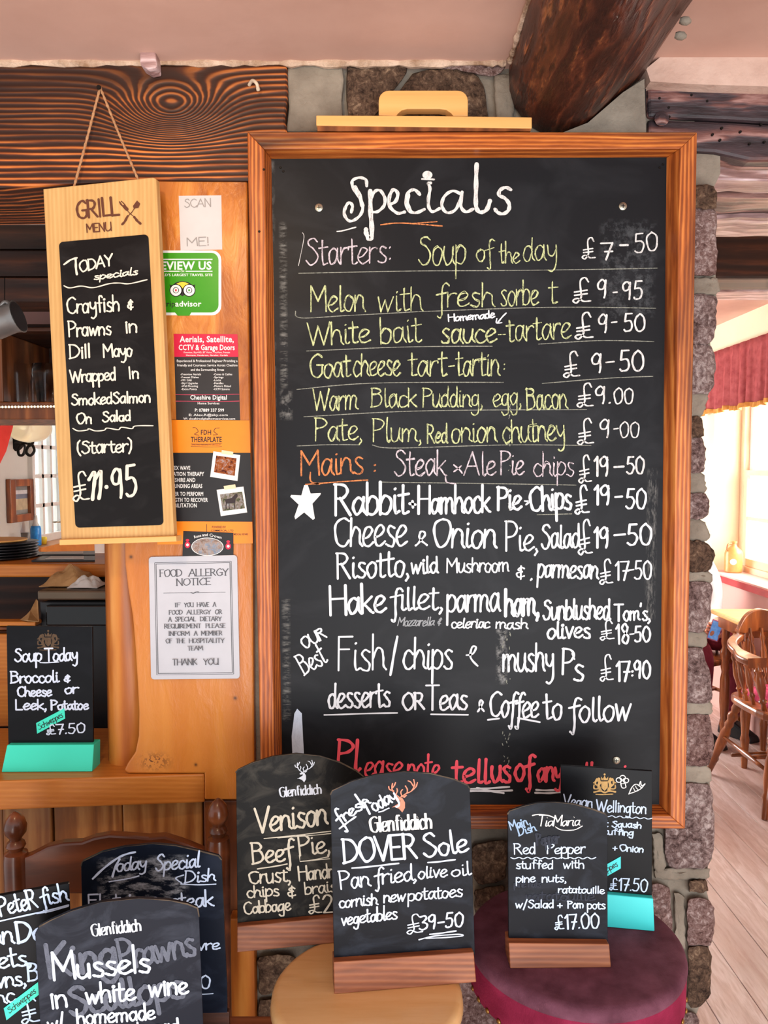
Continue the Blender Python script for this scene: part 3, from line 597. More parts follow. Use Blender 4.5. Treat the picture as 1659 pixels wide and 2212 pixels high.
for k, (xa, xb) in enumerate(((-330, -120), (-120, 4), (4, 112), (115, 262), (264, 438))):
    p0 = PY(xa + 1, 1760, .078 + .004*(k % 2)); p1 = PY(xb - 1, 1760, .078)
    MB().box((p0.x, p0.y, 0), (p1.x, .12, zt)).build('plank', M['bar'], bf, bevel=.003)
p0 = PY(441, 1760, .07); p1 = PY(550, 1760, .07)
MB().box((p0.x, .066, 0), (p1.x, .12, PY(0, 1729, .066).z)).build('end_plank', M['brownwood'], bf, bevel=.003, label='darker end plank')
p0 = PY(494, 2000, .03); p1 = PY(548, 2000, .03)
MB().box((p0.x, .035, 0), (p1.x, .066, PY(0, 1985, .035).z)).build('batten', M['oak'], bf, bevel=.003, label='orange upright batten')

# ---------------------------------------------------------------- the big blackboard
bb = thing('specials_blackboard', PY(1000, 1790, 0.0), 'large wood-framed blackboard headed Specials, hanging on the stone wall', 'blackboard')
O = [(533, 283), (1508, 283), (1482, 1792), (565, 1794)]; Mi = [(570, 322), (1469, 321), (1449, 1763), (594, 1763)]; I = [(586, 343), (1440, 340), (1424, 1738), (611, 1738)]
FY = .032
def frame_side(i, j, mat):
    o0, o1 = PY(*O[i], 0), PY(*O[j], 0); m0, m1 = PY(*Mi[i], 0), PY(*Mi[j], 0); i0, i1 = PY(*I[i], FY), PY(*I[j], FY)
    r0, r1 = m0.lerp(o0, .12) , m1.lerp(o1, .12)
    vs = [o0 + V((0, .005, 0)), o1 + V((0, .005, 0)), o0.lerp(m0, .08), o1.lerp(m1, .08), m0, m1, m0.lerp(i0, .15), m1.lerp(i1, .15), i0, i1, V((i0.x, .055, i0.z)), V((i1.x, .055, i1.z)), V((o0.x, .055, o0.z)), V((o1.x, .055, o1.z))]
    fs = [(0, 1, 3, 2), (2, 3, 5, 4), (4, 5, 7, 6), (6, 7, 9, 8), (8, 9, 11, 10), (10, 11, 13, 12), (12, 13, 1, 0), (0, 2, 4, 6, 8, 10, 12), (13, 11, 9, 7, 5, 3, 1)]
    return MB().add(vs, fs).build('frame_rail' if mat == M['frame_h'] else 'frame_stile', mat, bb, bevel=.0012)
frame_side(0, 1, M['frame_h']); frame_side(1, 2, M['frame_v']); frame_side(2, 3, M['frame_h']); frame_side(3, 0, M['frame_v'])
BP = plane_y(FY)
def wx(px, py): return PY(px, py, FY).x
def wz(py): return PY(0, py, FY).z
M['slate_big'] = slate('specials_slate', (28, 29, 32), (58, 60, 64), .5, 5, .4, marks=[
    (wx(602, 600), wx(622, 600), wz(840), wz(478), (150, 150, 145), .55, (.5, 1, 2.2)), (wx(606, 1200), wx(628, 1200), wz(1560), wz(1290), (150, 150, 145), .5, (.5, 1, 2.5)), (wx(602, 900), wx(634, 900), wz(910), wz(838), (150, 150, 146), .5, (1, 1, 1)),
    (wx(1395, 1100), wx(1422, 1100), wz(1340), wz(1010), (150, 150, 146), .45, (2.5, 1, .6)), (wx(1070, 1400), wx(1098, 1400), wz(1480), wz(1355), (170, 170, 168), .6, (1, 1, 1)), (wx(588, 1000), wx(600, 1000), wz(1700), wz(345), (130, 130, 128), .4, (1, 1, .5)),
    (wx(1290, 600), wx(1420, 600), wz(700), wz(470), (110, 114, 118), .35, (1, 1, 1))])
slab('slate_panel', BP, [(580, 336), (1446, 334), (1430, 1744), (605, 1744)], .012, M['slate_big'], bb)
for (sx, sy, mat_) in ((689, 449, 'steel'), (1345, 446, 'steel'), (1331, 1642, 'steel')):
    c = BP.hit(sx, sy, 0)
    sc = MB().lathe(c, c + V((0, -.003, 0)), [(0, .0072), (.6, .0068), (1, .004)], 16).build('screw', M[mat_], bb, smooth=40)
    k = MB(); k.box((c.x-.0035, c.y-.0034, c.z-.0007), (c.x+.0035, c.y-.0028, c.z+.0007)); k.box((c.x-.0007, c.y-.0034, c.z-.0035), (c.x+.0007, c.y-.0028, c.z+.0035)); k.build('screw_slot', M['black'], sc)
for (sx, sy) in ((606, 362), (612, 370), (1425, 362), (1432, 355), (570, 366), (560, 500)):
    c = (BP if 586 < sx < 1440 else plane_y(0)).hit(sx, sy, 0); MB().lathe(c, c + V((0, -.0012, 0)), [(0, .0022), (1, .0015)], 8).build('pin', M['iron'], bb)
# ---------------------------------------------------------------- chalk on the big board
CW = chalk('white_chalk', (220, 218, 216), thr=.41, soft=.1); CG = chalk('yellow_green_chalk', (204, 212, 156), thr=.455, soft=.09); CP = chalk('pinkish_chalk', (214, 200, 208), thr=.455, soft=.09)
CO = chalk('orange_chalk', (226, 138, 84), thr=.46, soft=.09); CL = chalk('liquid_chalk', (222, 225, 230), board=(150, 160, 175), thr=.30); CRd = chalk('red_chalk_pen', (250, 96, 112), board=(190, 64, 80), thr=.32)
CT = chalk('faint_chalk_rule', (150, 152, 140), thr=.47)
def ink(): return Ink(BP)
k1 = lambda L: [(560 + a/3.072, 320 + b/3.072) for a, b in L]
k2 = lambda L: [(1000 + a/3.072, 320 + b/3.072) for a, b in L]
T = ink()
T.stroke(k1([(712, 250), (708, 210), (660, 196), (622, 212), (616, 245), (640, 290), (672, 340), (688, 395), (665, 450), (622, 482), (584, 474), (564, 430), (576, 382), (600, 362), (618, 385), (612, 425)]), 6.2)
T.stroke(k1([(636, 260), (668, 320), (684, 380)]), 8)
T.stroke(k1([(736, 285), (738, 400), (745, 500), (745, 590), (728, 602), (712, 570), (708, 540)]), 9)
T.stroke(k1([(742, 330), (770, 285), (806, 285), (834, 330), (826, 385), (790, 418), (752, 425)]), 6.5)
T.stroke(k1([(866, 375), (905, 352), (918, 300), (890, 275), (866, 315), (866, 385), (915, 430), (965, 425)]), 7)
T.stroke(k1([(1064, 308), (1030, 276), (990, 292), (976, 350), (990, 410), (1040, 430), (1095, 405)]), 7); T.stroke(k1([(990, 310), (982, 370), (1004, 418)]), 8)
T.stroke(k1([(1138, 232), (1124, 232), (1132, 268), (1124, 330), (1126, 395), (1150, 422), (1195, 400)]), 6.5); T.disc(560+1116/3.072, 320+178/3.072, 11, 9); T.stroke(k1([(1080, 205), (1160, 208)]), 4)
T.stroke(k1([(1338, 305), (1285, 285), (1228, 320), (1212, 380), (1245, 428), (1305, 405), (1340, 330)]), 6.5); T.stroke(k1([(1345, 292), (1338, 380), (1370, 422), (1420, 405)]), 7)
T.stroke(k1([(1442, 108), (1440, 220), (1436, 340), (1445, 405), (1470, 425), (1510, 408), (1530, 350)]), 8.5)
T.stroke(k2([(318, 275), (285, 262), (245, 280), (240, 312), (280, 335), (308, 375), (300, 415), (265, 435), (228, 425), (212, 405)]), 7.5)
T.build('chalk_title', CW, bb, 'white chalk heading Specials')
T = ink(); T.stroke(k1([(805, 508), (900, 498), (1050, 503), (1215, 516)]), 3); T.stroke(k1([(1000, 500), (1180, 488)]), 2); T.build('chalk_underline', CO, bb, 'orange chalk underline')
T = ink(); T.stroke(k1([(515, 552), (570, 545), (640, 525)]), 3); T.stroke(k1([(285, 560), (296, 605), (260, 780)]), 1); T.build('chalk_underline', CW, bb)
# (text, x0, y0, x1, y1, xheight, capheight, thickness[, slant])
def line(name, mat, words, label=None, strokes=(), dbl=False):
    T = ink(); dbl = mat in (CG, CP); T.wob = .7 if dbl else .4
    for w_ in words:
        T.word(*w_[:7], w_[7]*(.72 if dbl else .95), slant=(w_[8] if len(w_) > 8 else .03), style=(w_[9] if len(w_) > 9 else ''), jit=1.0)
        if dbl: T.word(*w_[:7], w_[7]*.42, slant=(w_[8] if len(w_) > 8 else .03)-.02, style=(w_[9] if len(w_) > 9 else ''), jit=1.6)
    o = T.build(name, mat, bb, label)
    for s_ in strokes: T = ink(); T.off += .0003; T.stroke(s_[0], s_[1]); T.build('chalk_mark', mat, bb)
    return o
line('chalk_heading', CP, [('Starters:', 659, 572, 853, 567, 34, 58, 4)], 'pinkish chalk heading Starters')
line('chalk_line', CG, [('Soup', 902, 572, 1010, 570, 40, 62, 3.6), ('of', 1028, 565, 1066, 562, 25, 46, 3.4), ('the', 1078, 568, 1124, 567, 22, 46, 3.4), ('day', 1128, 564, 1206, 562, 33, 50, 3.4)], 'yellow-green chalk item line')
line('chalk_price', CW, [('£', 1258, 559, 1288, 558, 20, 46, 4), ('7', 1298, 561, 1326, 560, 18, 36, 4), ('-', 1337, 538, 1358, 538, 10, 20, 5), ('50', 1370, 546, 1425, 540, 20, 40, 3.6)])
line('chalk_line', CG, [('Melon', 669, 673, 792, 671, 33, 56, 4), ('with', 814, 673, 916, 671, 32, 50, 3.6), ('fresh', 942, 663, 1072, 661, 30, 52, 3.6), ('sorbe', 1080, 660, 1166, 658, 32, 52, 3.6), ('t', 1184, 655, 1204, 655, 30, 48, 3.4)])
line('chalk_price', CW, [('£', 1238, 654, 1279, 652, 24, 54, 4.6), ('9', 1289, 643, 1314, 643, 18, 40, 4), ('-', 1323, 641, 1334, 641, 12, 24, 4), ('95', 1344, 647, 1391, 645, 18, 38, 4)])
line('chalk_note', CL, [('Homemade', 968, 694, 1072, 685, 9, 15, 3.2)], 'small white handwritten word Homemade', [([(1093, 676), (1086, 684), (1074, 698)], 3), ([(1073, 688), (1073, 698), (1084, 697)], 2.5)])
line('chalk_line', CG, [('White', 665, 746, 804, 739, 30, 48, 4.2), ('bait', 820, 743, 914, 737, 33, 56, 4), ('sauce', 951, 741, 1076, 739, 30, 50, 4.6), ('-', 1074, 735, 1094, 735, 14, 28, 3), ('tartare', 1094, 738, 1238, 731, 33, 50, 3.6)])
line('chalk_price', CW, [('£', 1243, 732, 1284, 730, 24, 57, 5), ('9', 1291, 718, 1316, 718, 18, 40, 4), ('-', 1320, 706, 1334, 705, 12, 24, 4), ('50', 1346, 716, 1396, 714, 18, 38, 4)])
line('chalk_line', CG, [('Goat', 668, 815, 760, 813, 30, 50, 4.2), ('cheese', 762, 812, 868, 811, 31, 46, 4), ('tart', 881, 812, 968, 811, 33, 54, 4), ('-', 968, 803, 984, 802, 14, 28, 3.6), ('tartin', 984, 812, 1082, 811, 33, 52, 4), (':', 1085, 800, 1093, 800, 14, 22, 3)])
line('chalk_price', CW, [('£', 1218, 815, 1255, 813, 24, 56, 4.6), ('9', 1277, 805, 1305, 804, 18, 42, 4), ('-', 1307, 797, 1329, 796, 18, 30, 4), ('50', 1337, 802, 1394, 799, 20, 44, 4.4)])
line('chalk_line', CG, [('Warm', 676, 886, 776, 884, 30, 46, 4), ('Black', 801, 880, 904, 878, 26, 40, 3.6), ('Pudding,', 912, 879, 1048, 878, 26, 42, 3.4), ('egg,', 1064, 878, 1130, 876, 27, 44, 3.6), ('Bacon', 1137, 886, 1228, 881, 30, 46, 3.8)])
line('chalk_price', CW, [('£', 1247, 879, 1284, 878, 24, 52, 4.4), ('9.', 1285, 872, 1322, 871, 18, 38, 4), ('00', 1325, 872, 1370, 871, 18, 34, 3.4)])
line('chalk_line', CG, [('Pate,', 679, 952, 788, 950, 30, 50, 4), ('Plum,', 804, 955, 916, 953, 28, 50, 3.8), ('Red', 922, 957, 968, 956, 22, 42, 3.8), ('onion', 974, 957, 1076, 953, 30, 48, 3.8), ('chutney', 1085, 957, 1225, 950, 32, 48, 3.8)])
line('chalk_price', CW, [('£', 1248, 960, 1285, 958, 24, 56, 4.4), ('9', 1294, 945, 1321, 945, 18, 40, 3.6), ('-', 1325, 936, 1337, 935, 12, 24, 3.6), ('00', 1338, 945, 1383, 944, 18, 34, 3)])
line('chalk_heading', CO, [('Mains', 648, 1027, 790, 1022, 34, 54, 4), (':', 802, 1021, 815, 1021, 18, 30, 4)], 'orange chalk heading Mains', [([(660, 1046), (720, 1042), (794, 1037)], 3), ([(670, 1020), (672, 1040), (690, 1046)], 3)])
line('chalk_line', CP, [('Steak', 850, 1028, 968, 1026, 33, 56, 4), ('Ale', 1002, 1027, 1074, 1026, 28, 50, 3.8), ('Pie', 1080, 1026, 1134, 1025, 30, 50, 3.8), ('chips', 1151, 1028, 1243, 1027, 28, 50, 3.6)], 'pinkish chalk item line', [([(980, 1004), (990, 1012), (998, 1022)], 3.2), ([(996, 1006), (988, 1014), (980, 1019)], 3.2), ([(962, 1030), (966, 1042), (984, 1045)], 3)])
line('chalk_price', CW, [('£', 1251, 1043, 1280, 1041, 26, 60, 4.4), ('19', 1282, 1028, 1318, 1027, 20, 42, 4.4), ('-', 1324, 1019, 1350, 1018, 12, 24, 5), ('50', 1353, 1024, 1394, 1022, 18, 36, 4.2)])
line('pen_line', CL, [('Rabbit', 722, 1113, 888, 1108, 38, 68, 6.2), ('Hamhock', 902, 1110, 1064, 1106, 32, 60, 5.6), ('Pie', 1074, 1101, 1128, 1100, 28, 50, 6), ('Chips', 1144, 1104, 1238, 1098, 32, 52, 6)], 'bold white item line', [([(885, 1088), (897, 1090)], 6), ([(891, 1083), (892, 1096)], 5), ([(1133, 1082), (1143, 1084), (1136, 1090)], 4)])
line('pen_price', CL, [('£', 1243, 1110, 1275, 1108, 26, 62, 5.4), ('19', 1282, 1090, 1321, 1089, 20, 42, 5), ('-', 1327, 1082, 1346, 1081, 10, 20, 5), ('50', 1351, 1099, 1398, 1098, 20, 42, 4.6)])
T = ink(); T.poly([(657, 1048), (665, 1048), (671, 1066), (693, 1065), (692, 1069), (675, 1088), (680, 1120), (676, 1123), (657, 1107), (638, 1122), (636, 1116), (645, 1090), (627, 1073), (629, 1069), (651, 1070)]); T.build('pen_star', chalk('star_white', (236, 236, 234), board=(190, 192, 196), thr=.45), bb, 'solid white five-pointed star')
line('pen_line', CL, [('Cheese', 720, 1180, 884, 1178, 42, 62, 5), ('~', 895, 1178, 925, 1177, 14, 32, 4.4), ('Onion', 933, 1181, 1076, 1184, 38, 60, 5.4), ('Pie,', 1091, 1190, 1166, 1188, 32, 64, 4.6), ('Salad', 1168, 1185, 1256, 1182, 30, 50, 4.6)])
line('pen_price', CL, [('£', 1250, 1198, 1282, 1196, 32, 76, 4.8), ('19', 1282, 1183, 1318, 1182, 20, 44, 5), ('-', 1324, 1168, 1354, 1166, 14, 28, 5), ('50', 1354, 1178, 1411, 1175, 20, 44, 5)])
line('pen_line', CL, [('Risotto,', 727, 1250, 890, 1243, 33, 56, 5), ('wild', 887, 1239, 948, 1237, 22, 34, 4.6), ('Mushroom', 964, 1236, 1104, 1234, 19, 30, 3.6), ('&', 1115, 1251, 1137, 1250, 16, 31, 3.6), (',', 1144, 1250, 1152, 1250, 8, 16, 4), ('parmesan', 1160, 1246, 1296, 1250, 27, 40, 4.6)])
line('pen_price', CL, [('£', 1296, 1262, 1326, 1260, 24, 54, 4.4), ('17', 1328, 1253, 1360, 1252, 20, 40, 4), ('-', 1357, 1242, 1371, 1241, 12, 24, 4), ('50', 1370, 1251, 1410, 1249, 18, 38, 4)])
line('pen_line', CL, [('Hake', 711, 1329, 838, 1322, 36, 64, 6), ('fillet,', 843, 1318, 962, 1316, 32, 48, 5), ('parma', 964, 1322, 1083, 1320, 36, 50, 5), ('ham,', 1090, 1330, 1168, 1328, 36, 58, 6.4), ('Sunblushed', 1172, 1338, 1322, 1337, 27, 42, 4.8), ("Tom's,", 1327, 1341, 1408, 1339, 20, 36, 4.6)])
line('pen_note', chalk('faded_pen', (150, 154, 158), thr=.34), [('Mozzarella &', 858, 1351, 956, 1352, 11, 18, 2.4, .25)], 'faint small words Mozzarella and')
line('pen_note', CL, [('celeriac', 974, 1356, 1060, 1356, 13, 21, 3.4, .1), ('mash', 1070, 1357, 1142, 1359, 13, 22, 3.4)])
line('pen_price', CL, [('olives', 1181, 1379, 1279, 1377, 22, 36, 5), ('£', 1297, 1383, 1329, 1381, 18, 42, 4), ('18', 1330, 1391, 1362, 1389, 20, 42, 4.6), ('-', 1360, 1377, 1371, 1376, 8, 14, 4), ('50', 1370, 1386, 1407, 1384, 16, 32, 4.4)])
line('pen_note', CL, [('OUR', 657, 1402, 708, 1374, 16, 24, 4)], 'slanting white word Our')
line('pen_note', CL, [('Best', 657, 1458, 710, 1427, 26, 46, 4)], 'slanting white word Best')
line('pen_line', CL, [('Fish', 728, 1448, 836, 1446, 44, 74, 4.4), ('chips', 869, 1445, 982, 1444, 40, 68, 4.8), ('mushy', 1085, 1451, 1200, 1449, 37, 58, 4.8), ('P', 1213, 1456, 1240, 1456, 26, 54, 4.8), ('s', 1238, 1471, 1262, 1470, 32, 40, 5.4)], None,
    [([(858, 1375), (851, 1415), (843, 1458)], 5), ([(1007, 1415), (1022, 1412), (1028, 1398), (1020, 1398), (1016, 1420), (1032, 1438)], 4), ([(1236, 1412), (1241, 1424)], 3)])
line('pen_price', CL, [('£', 1297, 1471, 1327, 1469, 24, 57, 4), ('17', 1330, 1471, 1362, 1470, 20, 42, 4.8), (':', 1361, 1462, 1370, 1462, 12, 18, 4), ('90', 1370, 1466, 1407, 1464, 18, 38, 4.8)])
line('pen_line', CL, [('desserts', 708, 1530, 848, 1525, 32, 54, 5), ('OR', 869, 1534, 918, 1532, 18, 36, 5), ('Teas', 920, 1534, 1013, 1532, 30, 52, 5), ('~', 1030, 1537, 1047, 1536, 12, 26, 4.4), ('Coffee', 1056, 1546, 1166, 1550, 33, 54, 5), ('to', 1174, 1554, 1215, 1552, 32, 56, 5), ('follow', 1229, 1559, 1368, 1556, 34, 52, 5)], None,
    [([(700, 1544), (780, 1542), (858, 1540)], 3.6), ([(931, 1543), (1011, 1544)], 3.6), ([(1054, 1555), (1078, 1552)], 4), ([(1119, 1551), (1166, 1560)], 4)])
T = ink(); T.poly([(642, 1531), (652, 1541), (657, 1640), (632, 1640), (630, 1590), (636, 1541)]); T.build('pen_candle', chalk('candle_white', (206, 220, 238), board=(176, 192, 214), thr=.45), bb, 'pale tapering candle-like mark')
line('pen_line', CRd, [('Pl', 726, 1662, 776, 1664, 40, 66, 7), ('ease', 786, 1676, 872, 1678, 30, 44, 5), ('note', 878, 1680, 952, 1682, 30, 56, 5), ('tell', 975, 1690, 1058, 1692, 30, 50, 6.6), ('us', 1060, 1689, 1104, 1688, 34, 46, 7), ('of', 1111, 1686, 1152, 1684, 32, 54, 7), ('any', 1160, 1687, 1216, 1687, 28, 42, 6.4), ('allergies', 1238, 1690, 1400, 1692, 24, 44, 6)], 'red line asking about allergies')
T = ink()
for a, b, c_, d in ((1012, 1704, 1100, 1700), (1016, 1709, 1106, 1707), (1030, 1702, 1088, 1713), (1158, 1706, 1212, 1706), (1156, 1713, 1214, 1711)): T.line(a, b, c_, d, 4.5)
T.build('pen_underline', CL, bb)
T = ink()
for L_ in ([(645, 590), (860, 586), (1130, 584), (1420, 579)], [(638, 672), (652, 687), (760, 681), (902, 673)], [(902, 673), (1180, 664), (1416, 666)], [(662, 758), (860, 750), (1063, 748)], [(1163, 743), (1290, 736), (1412, 738)], [(641, 841), (800, 828), (1087, 826)], [(1171, 828), (1300, 818), (1410, 813)],
    [(656, 900), (900, 888), (1267, 885)], [(641, 963), (700, 961), (775, 961)], [(804, 961), (860, 968), (1100, 961), (1277, 962)], [(824, 1041), (1000, 1044), (1244, 1048)], [(1160, 1112), (1235, 1110)]): T = ink(); T.stroke(L_, 2.0); T.build('chalk_rule', CT, bb)
# ghost dust line hanging down the middle
T = ink()
g = random.Random(4)
for k in range(60):
    y_ = g.choice((g.uniform(830, 1130), g.uniform(1360, 1480), g.uniform(1580, 1665))); x_ = 1103 - (y_-830)*.014 + g.uniform(-1.5, 1.5)*(1 if y_ < 1300 else 6); T.stroke([(x_, y_), (x_+g.uniform(-2, 2), y_+g.uniform(1, 5))], g.uniform(1, 2))
T.build('chalk_dust', CT, bb)['kind'] = 'stuff'

# pine block with a slotted handle lying on top of the frame
hb = thing('pine_handle_block', PY(916, 280, .02), 'pale pine block with slotted handle lying on the top rail of the big board', 'wooden block')
slab('bar', plane_y(.0), [(683, 249), (683, 271), (1149, 277), (1149, 253), (916, 250)], .045, M['pine'], hb, bevel=.0012)
slab('base_strip', plane_y(.002), [(686, 272), (1146, 278), (1146, 283), (686, 283)], .04, M['brownwood'], hb)
hp = rnd_rect(818, 195, 1011, 262, 22); hp = [p for p in hp if p[1] < 240]
arch = [(1011, 251), (980, 251)] + [(974, 244), (964, 237), (950, 235), (880, 235), (868, 238), (860, 245), (856, 251)] + [(818, 249)]
slab('handle', plane_y(.012), sorted([p for p in hp if p[0] > 914], key=lambda p: (p[1], p[0])) + arch + sorted([p for p in hp if p[0] <= 914], key=lambda p: (-p[1], p[0])), .022, M['pine'], hb, bevel=.0015)
# ---------------------------------------------------------------- printed notices and menu on the oak panel
def flat(name, c, rough=0.5, spec=0.4): return simple(name, c, rough, c2=tuple(max(0, x-6) for x in c), scale=20, spec=spec)
M['paper'] = flat('white_paper', (206, 202, 200)); M['pencil'] = flat('pencil_grey', (150, 144, 140)); M['printwhite'] = flat('white_print', (236, 234, 230)); M['printblack'] = flat('black_print', (26, 24, 26)); M['green'] = flat('green_sticker', (56, 150, 22), .25)
M['crimson'] = flat('crimson_print', (206, 26, 66), .3); M['charcoal'] = flat('charcoal_print', (42, 38, 38), .35); M['orange'] = flat('orange_print', (250, 140, 24), .35); M['yellow'] = flat('yellow_print', (236, 206, 60)); M['brown'] = flat('burnt_lettering', (98, 54, 34), .7)
M['inkgrey'] = flat('grey_print', (84, 84, 88)); M['plate'] = flat('pale_grey_metal_sign', (192, 192, 198), .3); M['blue'] = flat('blue_print', (50, 120, 190)); M['pinkp'] = flat('pink_print', (222, 70, 100))
PP = plane_y(.0496); PZ0 = .0006
def INK(pl=PP, off=.0008): return Ink(pl, off)
def P_(mat, fn, name, parent, pl=PP, off=.0008, label=None):
    k = INK(pl, off); fn(k); return k.build(name, M[mat] if isinstance(mat, str) else mat, parent, label)
n1 = thing('paper_note', PY(433, 540, .049), 'white paper note pencilled Scan Me, taped high on the oak panel', 'note')
slab('sheet', PP, [(386, 423), (478, 422), (480, 539), (390, 541)], .0006, M['paper'], n1)
P_('pencil', lambda k: (k.word('SCAN', 398, 448, 459, 446, 10, 18, 1.6, jit=.4), k.word('ME!', 403, 532, 456, 530, 10, 18, 1.8, jit=.4)), 'pencil_lettering', n1)
M['tape'] = flat('cream_tape', (232, 214, 176), .25)
g = random.Random(3)
n2 = thing('green_sticker', PY(410, 681, .049), 'green rounded sticker with white border and lettering, below the pencilled note', 'sticker')
slab('backing', PP, rnd_rect(300, 541, 478, 681, 20), .0006, M['printwhite'], n2, off=.0003)
slab('green_field', PP, rnd_rect(306, 546, 472, 675, 16)[:12] + [(413, 675), (409, 682), (384, 682), (378, 675)] + rnd_rect(306, 546, 472, 675, 16)[12:], .0003, M['green'], n2, off=.0006)
def rev(k):
    print_text(k, 'REVIEW US', 333, 582, 457, 582, 17, .03); k.rect(300, 559, 459, 561.5); k.rect(300, 585, 388, 587); k.rect(401, 585, 459, 587)
    print_text(k, 'ON', 390, 588, 398, 588, 4, .02); print_text(k, "WORLD'S LARGEST TRAVEL SITE", 330, 596.5, 459, 596.5, 5.5, .02); print_text(k, 'advisor', 378.5, 662, 435, 662, 12, .02)
P_('printwhite', rev, 'white_lettering', n2)
P_('printblack', lambda k: print_text(k, 'trip', 353, 662, 378, 662, 12, .01), 'black_lettering', n2)
def owl_b(k): k.disc(380, 627, 14, 14, 24); k.disc(408.5, 627, 14, 14, 24); k.poly([(366, 614), (372, 617), (380, 610), (394, 607), (408, 610), (416, 617), (422, 614), (419, 624), (394, 640), (369, 624)])
P_('printblack', owl_b, 'round_eyed_logo', n2)
P_('yellow', lambda k: k.poly([(381, 613), (388, 610), (394, 609), (401, 610), (408, 613), (400, 616), (394.5, 623), (389, 616)]), 'logo_crown', n2, off=.0010)
P_('printwhite', lambda k: (k.disc(380, 627, 12, 12, 24), k.disc(408.5, 627, 12, 12, 24)), 'logo_eyes', n2, off=.0011)
P_('printblack', lambda k: (k.ring(380, 627, 6, 6, 1.4), k.ring(408.5, 627, 6, 6, 1.4)), 'logo_rings', n2, off=.0013)
P_('crimson', lambda k: k.disc(380, 627, 2, 2.6), 'logo_pupil', n2, off=.0013); P_('green', lambda k: k.disc(408.5, 627, 2, 2.6), 'logo_pupil', n2, off=.0013)
n3 = thing('tradesman_flyer', PY(446, 908, .049), 'crimson and black flyer for aerials and garage doors', 'flyer')
slab('black_sheet', PP, [(375, 721), (513, 722), (519, 912), (381, 912)], .0005, M['charcoal'], n3)
P_('crimson', lambda k: k.poly([(375, 721), (513, 722), (515, 771), (376.5, 771)]), 'crimson_band', n3, off=.0004)
def fly(k):
    T_ = print_text
    T_(k, 'Aerials, Satellite,', 388, 739, 505, 739, 13, .025); T_(k, 'CCTV & Garage Doors', 386, 756, 507, 756, 11.5, .025); T_(k, 'Freeview, Sky+HD, BT Vision, YouView, Freesat', 397, 763, 497, 763, 3.6, .01); T_(k, 'Hormann, Henderson, Garador, Cardale', 402, 769, 492, 769, 3.6, .01)
    T_(k, 'Experienced & Professional Engineer Providing a', 382, 782, 513, 782, 5.2, .01); T_(k, 'Friendly and Courteous Service Across Cheshire', 383, 791.5, 513, 791.5, 5.2, .01); T_(k, 'and the Surrounding Areas', 412, 801, 484, 801, 5.2, .01)
    for j, (a, b) in enumerate((('-Freeview Aerials', '-Cones & Cables'), ('-Freesat Dishes', '-Springs'), ('-FM / DAB', '-Locks'), ('-Sky+ Upgrades', '-Handles'), ('-Wall Mounting', '-Motors Fitted'), ('-Extra Points', '-CCTV Systems'))):
        y_ = 810.5 + j*6.4; T_(k, a, 390 + j*.3, y_, 390 + j*.3 + len(a)*2.6, y_, 4.3, .01); T_(k, b, 461, y_, 461 + len(b)*2.7, y_, 4.3, .01)
    T_(k, 'Cheshire Digital', 411, 863, 490, 863, 9.5, .02); T_(k, 'Home Services', 427, 873.5, 474, 873.5, 5, .01); T_(k, 'P: 07889 337 599', 421, 889.5, 484, 889.5, 7, .02); T_(k, 'E: Alex.R@sky.com', 408, 898.5, 492, 898.5, 4.6, .01); T_(k, 'W: cheshiredigitalhomeservices.com', 396, 906.5, 508, 906.5, 4.6, .01)
P_('printwhite', fly, 'white_lettering', n3)
P_('pinkp', lambda k: (k.line(378.5, 852, 517, 851.5, 1.2), k.line(379, 866.5, 517, 866, 1.2)), 'pink_rules', n3)
n4 = thing('therapy_flyer', PY(460, 1176, .049), 'orange and black flyer with two small taped-on photo prints', 'flyer')
slab('black_sheet', PP, [(371, 907), (539, 908), (546, 1174), (340, 1176), (340, 907)], .0005, M['printblack'], n4, off=.0012)
P_('orange', lambda k: (k.poly([(340, 907), (539, 908), (541, 978), (340, 978)])), 'orange_band', n4, off=.0016)
P_('orange', lambda k: (k.poly([(340, 1126), (545, 1127), (546, 1174), (340, 1176)])), 'orange_band', n4, off=.0016)
P_('printblack', lambda k: (print_text(k, 'FDH', 434, 939, 456, 939, 10.5, .02), print_text(k, 'THERAPLATE', 412, 955, 479, 955, 11.5, .02), k.line(412, 958.5, 479, 958.5, .8), print_text(k, 'EFFECTIVE THERAPEUTIC SPECIALIST', 414, 962.5, 477, 962.5, 3, 0), k.line(412, 964.5, 479, 964.5, .8),
    k.stroke([(416, 924), (424, 925), (428, 932), (420, 938), (430, 940)], 1.2), k.stroke([(474, 924), (466, 925), (462, 932), (470, 938), (460, 940)], 1.2)), 'black_lettering', n4, off=.002)
P_('printblack', lambda k: (print_text(k, 'COMMERCIAL LTD', 456, 1148, 504, 1148, 4, .01), print_text(k, 'MEDICAL REPAIRS', 505, 1156, 536, 1156, 4, .01), print_text(k, 'POWERED BY', 458, 1141, 488, 1141, 5, .01), k.rect(446, 1132, 447, 1150)), 'small_lettering', n4, off=.002)
def thr(k):
    for s_, x1_, y_ in (('VORTEX WAVE', 411, 1015), ('CIRCULATION THERAPY', 441, 1028), ('CHESHIRE AND', 422, 1041), ('SURROUNDING AREAS', 437, 1054), ('POWER TO PERFORM', 439, 1071), ('STRENGTH TO RECOVER', 449, 1084), ('REHABILITATION', 425, 1096)): print_text(k, s_, x1_ - len(s_)*5.1, y_, x1_, y_, 8.6, .02)
P_('printwhite', thr, 'white_lettering', n4, off=.0018)
